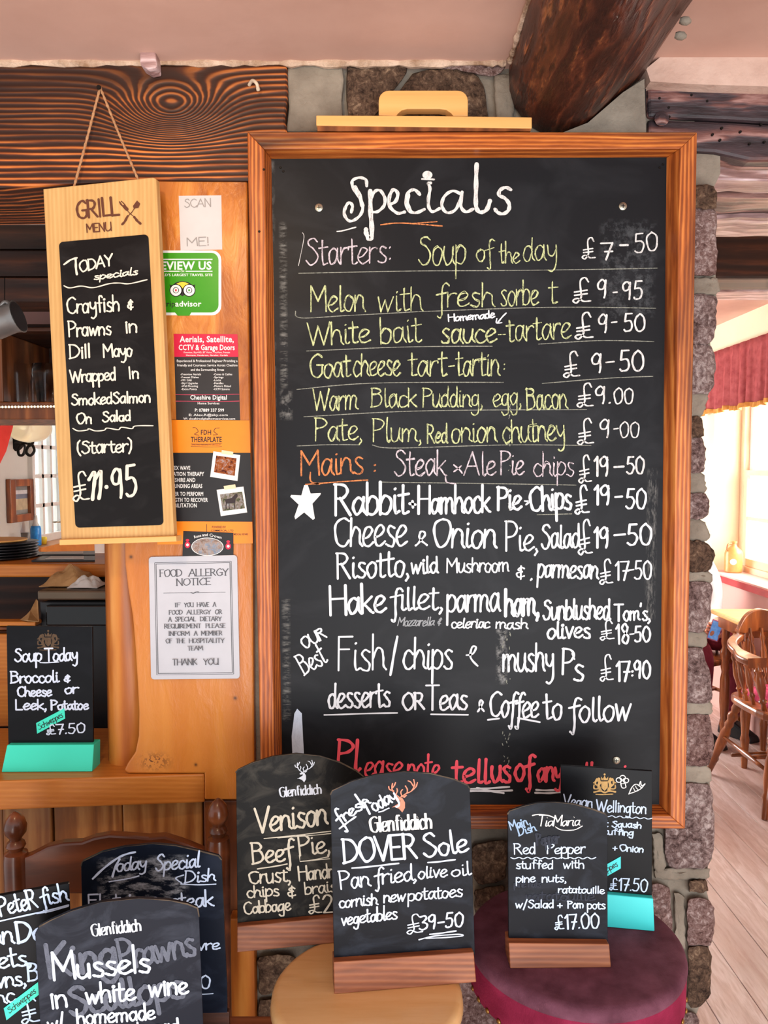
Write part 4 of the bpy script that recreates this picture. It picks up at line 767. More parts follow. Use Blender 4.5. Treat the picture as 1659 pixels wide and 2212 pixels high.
M['photo1'] = stone_mat('stable_photo', [(0.42, (70, 40, 60)), (0.46, (200, 104, 56)), (0.52, (232, 140, 80)), (0.57, (236, 226, 232))], 46); M['photo2'] = stone_mat('field_photo', [(0.42, (80, 104, 66)), (0.47, (150, 150, 120)), (0.52, (206, 190, 180)), (0.58, (226, 234, 240))], 46)
for q_, inn, tp, mm, lab in (([(461, 975), (519, 983), (513, 1039), (454, 1030)], [(467, 984), (511, 990), (507, 1028), (462, 1020)], [(479, 972), (504, 976), (503, 984), (478, 980)], 'photo1', 'white-bordered print of an orange stable'), ([(468, 1058), (526, 1051), (534, 1107), (477, 1115)], [(475, 1068), (523, 1062), (529, 1098), (481, 1104)], [(483, 1050), (508, 1046), (510, 1055), (485, 1058)], 'photo2', 'white-bordered print of a brown and white horse')):
    pr = slab('photo_print', PP, q_, .0004, M['printwhite'], n4, off=.0024, label=lab)
    slab('picture', PP, inn, .0001, M[mm], pr, off=.0026); slab('tape', PP, tp, .0003, M['tape'], pr, off=.003)
P_(flat('horse_print', (44, 26, 26)), lambda k: (k.poly([(486, 1079), (500, 1076), (508, 1068), (512, 1066), (514, 1072), (509, 1078), (508, 1086), (500, 1087), (488, 1088)]), k.line(489, 1086, 488, 1099, 2), k.line(494, 1086, 496, 1099, 1.6), k.line(506, 1085, 507, 1098, 1.8)), 'horse_silhouette', n4, off=.003)
n5 = thing('pub_card', PY(449, 1202, .049), 'small black card with oval picture of a stone pub', 'card')
slab('card', PP, [(396, 1147), (504, 1151), (504, 1204), (394, 1203)], .0006, M['printblack'], n5, off=.0026)
P_('printwhite', lambda k: (print_text(k, 'Rose', 420, 1163, 435, 1159, 6, .015), print_text(k, 'and', 437, 1158.5, 449, 1158, 6, .015), print_text(k, 'Crown', 452, 1158, 478, 1164, 6, .015), k.ring(448, 1181, 34, 19, 1.4, 28)), 'white_lettering', n5, off=.0032)
P_(stone_mat('pub_photo', [(0.40, (90, 110, 80)), (0.46, (206, 170, 156)), (0.52, (232, 214, 204)), (0.58, (190, 204, 226))], 40), lambda k: k.disc(448, 1181, 33, 18, 28), 'oval_picture', n5, off=.003)
for cx_, cy_ in ((405, 1177), (493, 1180)): P_('crimson', lambda k: (k.disc(cx_, cy_, 6, 7), k.disc(cx_, cy_ - 10, 4, 3)), 'rose_emblem', n5, off=.003); P_('printwhite', lambda k: k.disc(cx_, cy_, 3, 3), 'rose_centre', n5, off=.0033)
n6 = thing('allergy_notice', PY(420, 1468, .049), 'pale grey framed-edge notice headed Food Allergy Notice, low on the oak panel', 'notice')
def warp(pts, q=((321, 1203), (512, 1199), (518, 1466), (326, 1468)), box=(321, 1201, 515, 1467)):
    out = []
    for x_, y_ in pts:
        u = (x_-box[0])/(box[2]-box[0]); v = (y_-box[1])/(box[3]-box[1])
        out.append(tuple((q[0][i]*(1-u)+q[1][i]*u)*(1-v) + (q[3][i]*(1-u)+q[2][i]*u)*v for i in (0, 1)))
    return out
slab('plate', PP, warp(rnd_rect(321, 1201, 515, 1467, 7)), .004, M['plate'], n6, off=.004, bevel=.0006)
def brd(k):
    for d, th in ((13, 1.0), (16, 1.4)):
        c4 = warp([(321+d, 1201+d), (515-d, 1201+d), (515-d, 1467-d+3), (321+d, 1467-d+3)])
        for i in range(4): k.stroke([c4[i], c4[(i+1) % 4]], th, smooth=False)
    k.line(353, 1281, 487, 1279, .8); k.stroke([(412, 1280), (418, 1282), (424, 1278), (430, 1279)], 1.6)
    kw = dict(pen=(.45, 1.2), jit=0)
    def sc(txt, x0, x1, y0, y1, cap):        # small capitals
        ws = txt.split(' '); tot = len(txt); x_ = x0
        for w_ in ws:
            wd = (x1-x0)*(len(w_)+.0)/(tot); 
            y_ = y0 + (y1-y0)*(x_-x0)/max(1, x1-x0)
            k.word(w_, x_, y_, x_+wd, y_+(y1-y0)*wd/(x1-x0), cap*.5, cap, max(1.7, cap*.16), serif=cap*.14, **kw); x_ += wd + (x1-x0)/tot
    sc('FOOD ALLERGY', 345, 496, 1246, 1243, 15); sc('NOTICE', 381, 459, 1265, 1263, 14.5)
    for s_, a, b, y_ in (('IF YOU HAVE A', 377, 467, 1311), ('FOOD ALLERGY OR', 365, 480, 1327), ('A SPECIAL DIETARY', 364, 480, 1342), ('REQUIREMENT PLEASE', 355, 489, 1357), ('INFORM A MEMBER', 364, 482, 1373), ('OF THE HOSPITALITY', 358, 487, 1389), ('TEAM.', 405, 442, 1405)): sc(s_, a, b, y_+.5, y_-.8, 9)
    sc('THANK YOU', 372, 473, 1437, 1435.5, 12.5)
P_('inkgrey', brd, 'grey_lettering', n6, off=.0043)
# ---- hanging grill menu
A = PY(93, 408, .026); B = PY(335, 383, -.002)
GP = Plane(A, (B - A).cross(V((0, 0, 1))))
gm = thing('grill_menu_board', GP.hit(250, 1160), 'pale oak hanging grill menu board with narrow slate, hung by twine from the beam', 'menu board')
slab('oak_backing', GP, [(93, 408), (330, 383), (337, 386), (376, 1158), (132, 1166)], .015, M['paleoak'], gm, bevel=.0015)
slab('bottom_ledge', GP, [(128, 1166), (380, 1158), (381, 1170), (128, 1178)], .024, M['pine'], gm, off=.010, bevel=.001)
def qwarp(pts, q, box): return warp(pts, q, box)
M['slate_s'] = slate('small_slate', (26, 24, 24), (58, 56, 56), .5, 9, .28)
sb_ = qwarp(rnd_rect(0, 0, 190, 620, 9), ((127, 523), (320, 506), (353, 1134), (163, 1140)), (0, 0, 190, 620))
slab('slate', GP, sb_, .002, M['slate_s'], gm, off=.0012)
CB = chalk('cream_chalk_pen', (226, 216, 200), board=(150, 142, 128), thr=.28)
P_('brown', lambda k: (k.word('GRILL', 166, 472, 262, 463, 19, 38, 5, jit=.6), k.word('MENU', 187, 502, 243, 498, 9, 18, 2.6, jit=.3)), 'burnt_lettering', gm, GP)
def uten(k):
    k.stroke([(258, 436), (264, 444), (272, 452)], 3.2); k.stroke([(262, 435), (270, 443), (275, 449)], 2.2); k.stroke([(268, 446), (274, 452)], 6.5); k.line(274, 453, 292, 471, 1.8); k.line(290, 469, 303, 483, 5)
    k.poly([(296, 433), (303, 440), (299, 449), (289, 451), (287, 445)]); k.line(291, 449, 276, 468, 1.8); k.line(276, 467, 264, 485, 4.6)
P_('brown', uten, 'crossed_fork_and_spatula', gm, GP)
GK = lambda fn, nm='chalk_line', lab=None: P_(CB, fn, nm, gm, GP, .0022, lab)
GK(lambda k: (k.stroke([(138, 571), (152, 562), (166, 557)], 4), k.stroke([(163, 560), (164, 576), (166, 592)], 4.4), k.word('ODAY', 172, 588, 246, 572, 12, 24, 3.4, slant=.15)), 'chalk_heading')
GK(lambda k: k.word('specials', 202, 604, 301, 592, 8, 16, 3, slant=.25), 'chalk_heading')
GK(lambda k: k.stroke([(138, 617), (152, 622), (176, 618), (203, 621), (236, 613), (257, 611), (280, 613), (318, 604)], 2.8), 'chalk_flourish')
P1 = dict(style='plain', jit=.8)
for ws in ((('Crayfish', 144, 677, 263, 671, 20, 35), ('&', 276, 669, 291, 668, 11, 22)), (('Prawns', 148, 727, 244, 722, 18, 34), ('in', 270, 719, 298, 717, 18, 28)), (('Dill', 150, 774, 198, 772, 17, 30), ('Mayo', 223, 772, 288, 769, 17, 27)),
    (('Wrapped', 152, 826, 254, 820, 16, 27), ('In', 278, 818, 301, 816, 15, 25)), (('SmokedSalmon', 154, 875, 331, 868, 14, 24),), (('On', 165, 915, 199, 914, 14, 23), ('Salad', 221, 911, 285, 908, 12, 22)), (('(Starter)', 165, 980, 291, 975, 17, 27),)):
    GK(lambda k: [k.word(*w_, 3.6, **P1) for w_ in ws])
GK(lambda k: k.stroke([(157, 925), (170, 931), (188, 929), (192, 926), (205, 931), (225, 929), (231, 925), (255, 928), (262, 923), (285, 926), (292, 920), (331, 920)], 2.6), 'chalk_flourish')
GK(lambda k: (k.word('£', 159, 1083, 196, 1080, 32, 64, 4.6), k.stroke([(192, 1036), (204, 1020), (203, 1050), (200, 1078)], 7), k.stroke([(206, 1034), (218, 1018), (217, 1050), (214, 1076)], 7), k.disc(230, 1052, 4.5), k.word('95', 243, 1078, 300, 1068, 30, 64, 6, slant=.1)), 'chalk_price')
nl = PY(222, 200, .045)
MB().lathe(nl, nl + V((0, -.02, 0)), [(0, .0016), (.9, .0016), (.91, .004), (1, .0035)], 10).build('nail', M['iron'], gm)
for tx, ty, nm in ((160, 404, .012), (300, 392, .008)):
    e = GP.hit(tx, ty, -.007); pts = [nl + V((0, -.012, .003)), nl.lerp(e, .5) + V((0, -.006, 0)), e]
    q = cr3(pts, 24); MB().tube(q, [.0021 + .0005*math.sin(i*1.9) for i in range(len(q))], 7).build('twine', M['twine'], gm, smooth=True)

# ---------------------------------------------------------------- emblems
def stag(k, x, y, s, mono=True):      # small stag head facing left, antlers up; x,y centre of the neck base
    f = lambda L: [(x + a*s, y + b*s) for a, b in L]
    k.poly(f([(-3, -34), (4, -31), (9, -22), (9, -10), (3, 0), (-4, -8), (-14, -12), (-20, -11), (-10, -17), (-2, -22), (-1, -27), (-9, -25), (-12, -28), (-6, -33)]))
    k.poly(f([(2, -34), (11, -39), (14, -38), (8, -32)]))
    for L in ([(-4, -34), (-14, -42), (-20, -52), (-18, -64)], [(-16, -47), (-24, -50), (-27, -57)], [(-19, -54), (-14, -60), (-12, -66)], [(-11, -40), (-8, -46), (-9, -52)], [(0, -34), (12, -42), (24, -48), (30, -60), (28, -72)], [(24, -48), (33, -56), (36, -66)], [(28, -58), (22, -66), (16, -70)], [(13, -42), (14, -52), (10, -58)], [(2, -36), (0, -44), (3, -50)]): k.stroke(f(L), 2.6*s)
def crest(k, x, y, s):
    f = lambda L: [(x + a*s, y + b*s) for a, b in L]
    k.poly(f([(-6, -8), (6, -8), (6, 4), (0, 10), (-6, 4)])); k.poly(f([(-6, -10), (-7, -17), (-3, -13), (0, -19), (3, -13), (7, -17), (6, -10)])); k.disc(x, y-21*s, 2*s)
    for m in (-1, 1):
        k.stroke(f([(8*m, 8), (11*m, 0), (9*m, -7), (13*m, -11)]), 5*s); k.stroke(f([(11*m, 2), (17*m, -3), (16*m, -9)]), 3*s); k.stroke(f([(12*m, 6), (19*m, 6), (20*m, -1)]), 2.4*s); k.disc(x+11*m*s, y-12*s, 3.2*s); k.stroke(f([(15*m, -13), (18*m, -7), (21*m, -5)]), 2*s)
    k.stroke(f([(-20, 12), (-8, 10), (0, 13), (8, 10), (20, 12)]), 3.4*s); k.line(x-16*s, y+16*s, x+16*s, y+16*s, 2*s)
def glen(k, x0, y0, x1, y1, cap): k.word('Glenfiddich', x0, y0, x1, y1, cap*.66, cap, cap*.17, style='plain', pen=(.32, 1.4), jit=0, serif=cap*.07)
# ---------------------------------------------------------------- little table-top chalkboards
TURQ = simple('turquoise_base', (60, 228, 196), 0.35, c2=(54, 218, 188), scale=3); TURQ2 = simple('turquoise_base_blue', (62, 222, 222), 0.35, c2=(56, 214, 214), scale=3)
M['edgewood'] = simple('chipped_board_edge', (96, 80, 62), 0.8, c2=(30, 28, 28), scale=60)
def minis(name, plane, outline, base, label, slate_m, base_m, db=.016, edge=True, top=.006, thick=.006):
    t_ = thing(name, plane.hit((base[2][0]+base[3][0])/2, (base[2][1]+base[3][1])/2), label, 'chalkboard', None)
    s_ = slab('slate_panel', plane, outline, thick, slate_m, t_, off=-db, bevel=.0005)
    if edge:                                   # worn rim along the top edge
        k = Ink(plane, -db + .0004); L = [p for p in outline if p[1] < min(o[1] for o in outline) + 62 and p[1] <= base[0][1] - 100]; k.vib = .7
        k.stroke(L, 2.0, smooth=False); k.build('worn_edge', M['edgewood'], t_)
    f4 = [plane.hit(x_, y_) for x_, y_ in base]; nb = plane.n
    ff = [f4[0] - nb*.004, f4[1] - nb*.004, f4[2], f4[3]]
    dep = nb*(-(2*db + thick))
    bk = [f4[0] + dep*.9, f4[1] + dep*.9, f4[2] + dep, f4[3] + dep]
    MB().add(ff + bk, [(3, 2, 1, 0), (4, 5, 6, 7), (0, 1, 5, 4), (1, 2, 6, 5), (2, 3, 7, 6), (3, 0, 4, 7)]).build('base', base_m, t_, bevel=.0012)
    return t_
def mk(t_, plane, db, mat, fn, name='chalk_line', label=None, extra=0.0):
    k = Ink(plane, -db + .0008 + extra); fn(k); return k.build(name, mat, t_, label)
ZW = .745; ZR = .758
MS = slate('mini_slate', (15, 17, 24), (62, 70, 84), .5, 12, .4); MSW = slate('mini_slate_worn', (20, 19, 18), (84, 80, 72), .75, 16, .5); MSB = slate('mini_slate_plain', (18, 19, 22), (36, 38, 44), .4, 9, .35)
PW = chalk('white_pen', (208, 218, 236), board=(150, 166, 196), thr=.32); PB = chalk('beige_pen', (206, 198, 180), board=(112, 104, 90), thr=.36); PBl = chalk('blue_white_pen', (196, 214, 240), board=(110, 130, 170), thr=.34); GH = chalk('ghost_writing', (58, 62, 72), board=(26, 29, 38), thr=.50)
GOLD = chalk('gold_crest', (196, 160, 104), board=(90, 70, 44), thr=.42); COP = flat('copper_print', (210, 128, 98)); SILV = chalk('silver_print', (204, 210, 220), board=(120, 124, 132), thr=.3)
# venison board
db = .016
vp = plane_base((512, 2058), (722, 2037), ZW, R(4))
vb = minis('venison_chalkboard', vp, [(513, 2008), (510, 1668), (514, 1663), (545, 1648), (590, 1634), (640, 1628), (690, 1633), (735, 1647), (770, 1665), (786, 1678), (790, 1690), (798, 1980)], [(512, 2005), (800, 1976), (803, 2029), (512, 2058)], 'arched chalkboard offering Venison Beef Pie, at the back of the wooden stool', MSW, M['block'], db)
K = lambda fn, nm='chalk_line', mat=PB, lab=None, ex=0.0: mk(vb, vp, db, mat, fn, nm, lab, ex)
K(lambda k: stag(k, 655, 1690, .66), 'stag_emblem', SILV); K(lambda k: glen(k, 604, 1722, 698, 1714, 21), 'printed_name', SILV)
K(lambda k: k.word('Venison', 552, 1800, 712, 1778, 30, 54, 5.16, slant=.1)); K(lambda k: (k.word('Beef', 545, 1866, 636, 1858, 26, 46, 4.64), k.word('Pie, ', 646, 1848, 735, 1838, 24, 44, 4.3)))
K(lambda k: (k.line(570, 1811, 720, 1795, 2.4), k.line(600, 1810, 716, 1800, 2), k.line(556, 1877, 620, 1866, 3), k.stroke([(647, 1848), (648, 1861), (712, 1855)], 2.6, False), k.line(655, 1860, 710, 1851, 2.4)), 'chalk_underline')
K(lambda k: (k.word('Crust, ', 537, 1909, 646, 1903, 20, 26, 3.78, **P1), k.word('Handmade', 645, 1902, 780, 1890, 18, 30, 3.61, **P1)))
K(lambda k: (k.word('chips', 533, 1939, 606, 1934, 15, 25, 3.44), k.word('&', 622, 1940, 643, 1938, 14, 28, 3.44), k.word('braised', 658, 1932, 765, 1922, 15, 26, 3.1)))
K(lambda k: (k.word('Cabbage', 527, 1975, 632, 1965, 15, 26, 3.44), k.word('£2', 668, 1974, 724, 1970, 18, 38, 3.96)))
# dover sole board
dp = plane_base((722, 2148), (1028, 2122), ZW, R(4))
dv = minis('dover_sole_chalkboard', dp, [(722, 2084), (714, 1716), (718, 1708), (760, 1688), (810, 1674), (872, 1667), (930, 1671), (980, 1683), (1010, 1696), (1015, 1704), (1026, 2062)], [(721, 2082), (1025, 2060), (1029, 2122), (722, 2148)], 'arched chalkboard offering Dover Sole, in front on the round wooden stool', MS, M['block'], db)
K = lambda fn, nm='pen_line', mat=PW, lab=None, ex=0.0: mk(dv, dp, db, mat, fn, nm, lab, ex)
K(lambda k: stag(k, 866, 1755, .98), 'stag_emblem', COP, 'copper stag head'); K(lambda k: glen(k, 799, 1798, 938, 1789, 33), 'printed_name', M['printwhite'])
K(lambda k: (k.word('fresh', 733, 1782, 803, 1733, 14, 34, 4.3, desc=22), k.stroke([(733, 1790), (752, 1776), (768, 1764)], 4)), ex=.0004); K(lambda k: (k.word('Today', 790, 1762, 862, 1726, 17, 27, 4.3, desc=14), k.line(818, 1754, 840, 1746, 3)), ex=.0004)
K(lambda k: (k.word('DOVER', 742, 1864, 908, 1852, 26, 52, 5.8), k.word('Sole', 914, 1852, 1016, 1838, 26, 50, 5.16)))
K(lambda k: (k.line(760, 1875, 861, 1865, 4)), 'pen_underline'); K(lambda k: k.line(924, 1863, 983, 1857, 4), 'pen_underline')
K(lambda k: (k.word('Pan', 735, 1921, 802, 1913, 22, 40, 3.78), k.word('fried,', 809, 1911, 904, 1900, 20, 36, 3.78, .1), k.word('olive', 902, 1898, 968, 1893, 15, 24, 3.44, .1), k.word('oil', 974, 1893, 1019, 1889, 14, 28, 3.44)))
K(lambda k: (k.word('cornish', 732, 1961, 818, 1953, 15, 24, 3.44, .1), k.word('new', 828, 1950, 878, 1946, 15, 22, 3.44, .1), k.word('potatoes', 880, 1946, 1003, 1936, 15, 26, 3.44, .1)))
K(lambda k: k.word('vegetables', 737, 1999, 862, 1984, 15, 30, 3.61, .1)); K(lambda k: (k.word('£', 880, 2018, 916, 2014, 20, 42, 3.44), k.word('39-50', 906, 2009, 1006, 1999, 15, 30, 3.96, .1)), 'pen_price')
K(lambda k: (k.line(928, 2018, 985, 2011, 3.6), k.stroke([(905, 2030), (940, 2022), (990, 2018), (998, 2022), (960, 2025), (920, 2027)], 3)), 'pen_underline')
# pepper board
tp = plane_base((1102, 2092), (1320, 2090), ZR, R(4))
tb = minis('red_pepper_chalkboard', tp, [(1099, 2036), (1097, 1758), (1101, 1752), (1130, 1742), (1160, 1735), (1200, 1733), (1240, 1737), (1280, 1748), (1307, 1758), (1312, 1765), (1313, 2038)], [(1100, 2040), (1318, 2043), (1320, 2090), (1102, 2092)], 'small arched chalkboard offering Red Pepper, front of the burgundy stool', MS, M['block'], .018)
K = lambda fn, nm='pen_line', mat=PBl, lab=None, ex=0.0: mk(tb, tp, .018, mat, fn, nm, lab, ex)
K(lambda k: (k.word('Tia', 1160, 1785, 1196, 1784, 12, 24, 2.58, .2, pen=(.5, 1)), k.word('Maria', 1194, 1785, 1254, 1783, 12, 24, 2.58, .2, pen=(.5, 1)), k.stroke([(1150, 1762), (1165, 1759), (1185, 1762), (1200, 1768)], 2.4), k.stroke([(1200, 1786), (1215, 1793), (1240, 1793), (1258, 1784)], 2)), 'printed_name', M['printwhite'])
K(lambda k: (k.word('Main', 1103, 1793, 1142, 1781, 10, 19, 2.75), k.word('Dish', 1121, 1805, 1160, 1794, 10, 19, 2.75)), mat=chalk('slate_blue_pen', (150, 176, 204), board=(80, 100, 130), thr=.34))
for ws in ((('Red', 1110, 1845, 1159, 1844, 14, 23), ('Pepper', 1181, 1844, 1267, 1843, 13, 22)), (('stuffed', 1114, 1876, 1198, 1876, 11, 18), ('with', 1216, 1876, 1264, 1875, 11, 18)), (('pine', 1114, 1905, 1158, 1905, 10, 16), ('nuts,', 1170, 1905, 1226, 1905, 10, 17)), (('ratatouille', 1205, 1928, 1309, 1930, 9, 15),), (('w/Salad', 1113, 1961, 1199, 1961, 10, 17), ('+', 1203, 1962, 1216, 1962, 10, 16), ('Pom', 1226, 1962, 1262, 1962, 10, 15), ('pots', 1268, 1963, 1309, 1963, 10, 15))):
    K(lambda k: [k.word(*w_, 2.8, **P1) for w_ in ws])
K(lambda k: k.stroke([(1103 + i*9.2, 1853 + (2 if i % 2 else -1)) for i in range(21)], 2.2), 'pen_flourish'); K(lambda k: k.word('£17.00', 1199, 2008, 1300, 2003, 15, 31, 3.44), 'pen_price')
K(lambda k: (k.word('ratatouille', 1135, 1945, 1290, 1945, 12, 20, 3.44), k.word('pine nuts', 1110, 1916, 1170, 1916, 8, 14, 2.58), k.word('Pepper', 1160, 1826, 1210, 1820, 14, 24, 4.3)), 'rubbed_out_writing', GH, ex=-.0003)
# vegan board
ep = plane_base((1311, 2003), (1413, 2012), ZR, R(2))
eb = minis('vegan_chalkboard', ep, [(1213, 1930), (1211, 1653), (1409, 1666), (1408, 1946)], [(1214, 1926), (1412, 1944), (1414, 2012), (1216, 1994)], 'square-topped chalkboard offering Vegan Wellington, with a turquoise foot', MSB, TURQ2, .014, edge=False)
K = lambda fn, nm='pen_line', mat=PBl, lab=None, ex=0.0: mk(eb, ep, .014, mat, fn, nm, lab, ex)
K(lambda k: crest(k, 1306, 1697, 1.15), 'gold_crest', GOLD)
K(lambda k: (k.ring(1337, 1685, 6, 5, 2), k.ring(1345, 1680, 6, 5, 2), k.ring(1352, 1686, 6, 5, 2), k.ring(1345, 1689, 5, 4, 1.6), k.stroke([(1341, 1691), (1344, 1702), (1352, 1700), (1350, 1690)], 2)), 'broccoli_doodle', M['printwhite'])
K(lambda k: (k.stroke([(1358, 1715), (1366, 1700), (1374, 1694), (1382, 1698), (1384, 1704), (1372, 1710), (1358, 1715)], 2), k.stroke([(1380, 1697), (1384, 1688), (1386, 1697), (1394, 1693), (1386, 1702)], 2), k.line(1368, 1702, 1372, 1708, 1.4), k.line(1373, 1698, 1378, 1706, 1.4)), 'carrot_doodle', M['printwhite'])
for ws in ((('Vegan', 1216, 1741, 1282, 1746, 15, 26), ('Wellington', 1288, 1753, 1400, 1757, 14, 25)), (('Butternut', 1234, 1782, 1316, 1787, 9, 15), ('Squash', 1321, 1786, 1388, 1789, 8, 13)), (('stuffing', 1296, 1801, 1371, 1805, 8, 12),), (('+', 1322, 1837, 1334, 1838, 9, 14), ('Onion', 1338, 1838, 1392, 1841, 9, 14))):
    K(lambda k: [k.word(*w_, 2.8, **P1) for w_ in ws])
K(lambda k: k.stroke([(1305 + i*8.6, 1762 + i*.5 + (2 if i % 2 else -1)) for i in range(13)], 2), 'pen_flourish'); K(lambda k: k.word('£17.50', 1317, 1922, 1403, 1926, 13, 26, 2.92), 'pen_price')
def sticker(par, pl, db, q, a, b, m):
    k = Ink(pl, -db + .0012); k.poly(q); s_ = k.build('turquoise_sticker', m, par)
    k = Ink(pl, -db + .0016); k.word('Schweppes', a[0], a[1], b[0], b[1], 7, 12, 1.3, slant=.2, jit=.2); k.build('sticker_lettering', M['printblack'], s_)
sticker(eb, ep, .014, [(1274, 1888), (1341, 1850), (1341, 1876), (1274, 1914)], (1278, 1903), (1337, 1869), TURQ2)
# soup board on the bar shelf
sp = plane_base((3, 1668), (198, 1667), ZS + .0005, R(3))
so = minis('soup_chalkboard', sp, [(18, 1616), (14, 1352), (199, 1354), (201, 1616)], [(13, 1611), (201, 1610), (199, 1667), (3, 1668)], 'square-topped chalkboard headed Soup Today with turquoise foot, on the bar shelf', MSB, TURQ, .018, edge=False)
K = lambda fn, nm='pen_line', mat=PW, lab=None, ex=0.0: mk(so, sp, .018, mat, fn, nm, lab, ex)
K(lambda k: crest(k, 104, 1386, 1.1), 'faded_crest', chalk('faded_crest', (92, 74, 58), board=(34, 30, 28), thr=.42), ex=-.0004)
for ws in ((('Soup', 31, 1429, 92, 1428, 17, 28), ('Today', 97, 1428, 170, 1426, 16, 28)), (('Broccoli', 23, 1475, 130, 1473, 14, 25), ('&', 139, 1474, 155, 1473, 8, 16)), (('Cheese', 37, 1504, 114, 1503, 12, 21), ('or', 139, 1498, 170, 1497, 12, 16)), (('Leek,', 33, 1533, 104, 1532, 13, 22), ('Potatoe', 110, 1533, 194, 1532, 11, 20))):
    K(lambda k: [k.word(*w_, 3.8, jit=.6) for w_ in ws])
K(lambda k: k.line(86, 1431, 127, 1430, 2.4), 'pen_underline'); K(lambda k: k.word('£7.50', 101, 1587, 189, 1582, 10, 21, 3.1), 'pen_price', ex=.001)
sticker(so, sp, .018, [(78, 1562), (139, 1530), (141, 1552), (80, 1585)], (84, 1577), (138, 1547), TURQ)
# today special board
ZT = .675
A = PZ(175, 1862, .945); B = PZ(478, 1850, .945); yp = Plane(A, (B - A).cross(V((0, 0, 1))))
def zrow(pl, x_, z_):
    lo, hi = 1500, 3200
    for _ in range(40):
        m_ = (lo+hi)/2
        if pl.hit(x_, m_).z > z_: lo = m_
        else: hi = m_
    return lo
yb = [(184, 2196), (494, 2190), (496, zrow(yp, 496, ZT)), (186, zrow(yp, 186, ZT))]
ty = minis('today_special_chalkboard', yp, [(182, 2200), (175, 1870), (178, 1861), (220, 1841), (270, 1829), (330, 1823), (380, 1827), (430, 1838), (472, 1849), (478, 1857), (490, 2130), (491, 2194)], yb, 'arched smudged chalkboard headed Today Special Dish, in front of the brown chair', slate('smudged_slate', (16, 22, 34), (50, 60, 80), .5, 12, .4, marks=[(yp.hit(205, 1880).x, yp.hit(410, 1880).x, yp.hit(300, 1955).z, yp.hit(300, 1850).z, (196, 204, 214), .55, (.6, 1, 1.6))]), M['darkwood'], .004)
K = lambda fn, nm='pen_line', mat=PBl, lab=None, ex=0.0: mk(ty, yp, .004, mat, fn, nm, lab, ex)
K(lambda k: (k.stroke([(200, 1898), (222, 1878), (250, 1856), (270, 1846), (292, 1841)], 4.6), k.stroke([(258, 1856), (250, 1872), (243, 1893)], 4.6), k.word('oday', 250, 1882, 318, 1876, 16, 28, 3.78, .2), k.word('Special', 334, 1881, 434, 1872, 17, 34, 3.78, .2)))
K(lambda k: (k.word('Dish', 398, 1907, 467, 1902, 13, 26, 3.44, .15), k.stroke([(396, 1890), (380, 1897), (392, 1908)], 3), k.line(390, 1910, 466, 1910, 2.6), k.line(236, 1905, 300, 1892, 3)))
K(lambda k: (k.word('Flat iron', 190, 1962, 350, 1955, 17, 30, 3.78), k.word('steak', 369, 1961, 465, 1957, 18, 34, 3.96))); K(lambda k: k.word('au poivre', 330, 2056, 480, 2050, 13, 24, 3.44)); K(lambda k: (k.word('£28.00', 330, 2137, 461, 2134, 13, 27, 3.44), k.line(400, 2148, 460, 2146, 2)), 'pen_price')
# mussels board
A = PZ(78, 2005, .945); B = PZ(432, 1952, .945); mp = Plane(A, (B - A).cross(V((0, 0, 1))))
mbse = [(92, 2440), (446, 2400), (448, zrow(mp, 448, ZT)), (96, zrow(mp, 96, ZT))]
mu = minis('mussels_chalkboard', mp, [(92, 2448), (87, 2212), (76, 2018), (85, 2002), (108, 1989), (153, 1969), (219, 1949), (299, 1941), (365, 1945), (405, 1953), (427, 1962), (430, 1980), (439, 2212), (446, 2408)], mbse, 'arched chalkboard offering Mussels in white wine, nearest at the bottom left', slate('mussel_slate', (27, 30, 40), (84, 90, 104), .7, 10, .4), M['block'], .004)
K = lambda fn, nm='pen_line', mat=PW, lab=None, ex=0.0: mk(mu, mp, .004, mat, fn, nm, lab, ex)
K(lambda k: glen(k, 198, 2023, 309, 2010, 26), 'printed_name', SILV)
K(lambda k: (k.word('King', 105, 2112, 262, 2088, 40, 72, 10.32), k.word('Prawns', 262, 2094, 430, 2060, 34, 66, 7.74, desc=50), k.word('Scallops', 150, 2196, 410, 2150, 34, 60, 9.46)), 'rubbed_out_writing', chalk('ghost2', (104, 108, 120), board=(60, 64, 76), thr=.44), ex=-.0003)
K(lambda k: k.word('Mussels', 114, 2117, 333, 2098, 28, 60, 6.45, **P1)); K(lambda k: (k.word('in', 109, 2179, 148, 2174, 26, 36, 5.5, **P1), k.word('white', 185, 2168, 297, 2159, 24, 42, 5.5, **P1), k.word('wine', 321, 2153, 410, 2146, 24, 36, 5.5, **P1)))
K(lambda k: (k.word('w/', 104, 2228, 142, 2222, 20, 34, 4.82, **P1), k.word('homemade', 166, 2214, 341, 2200, 19, 34, 4.82, **P1))); K(lambda k: k.word('bread', 298, 2240, 392, 2230, 20, 32, 4.82, **P1))
# peter fish board
A = PZ(0, 1935, .975); B = PZ(148, 1908, .975); fp = Plane(A, (B - A).cross(V((0, 0, 1))))
pe = minis('peter_fish_chalkboard', fp, [(-190, 2440), (-205, 1972), (149, 1908), (172, 2385)], [(-192, 2420), (172, 2360), (176, zrow(fp, 176, ZT)), (-190, zrow(fp, -190, ZT))], 'square-topped chalkboard headed Peter fish, cut off by the left edge of the photo', MSB, TURQ, .004)
K = lambda fn, nm='pen_line', mat=PBl, lab=None, ex=0.0: mk(pe, fp, .004, mat, fn, nm, lab, ex)
K(lambda k: (k.word('St', -60, 1990, -14, 1984, 22, 42, 4.3), k.word('PeteR', 1, 1979, 86, 1958, 22, 42, 4.64), k.word('fish', 90, 1956, 150, 1944, 20, 38, 4.3), k.line(0, 1990, 148, 1955, 3.6), k.line(80, 1974, 148, 1958, 2.6)))
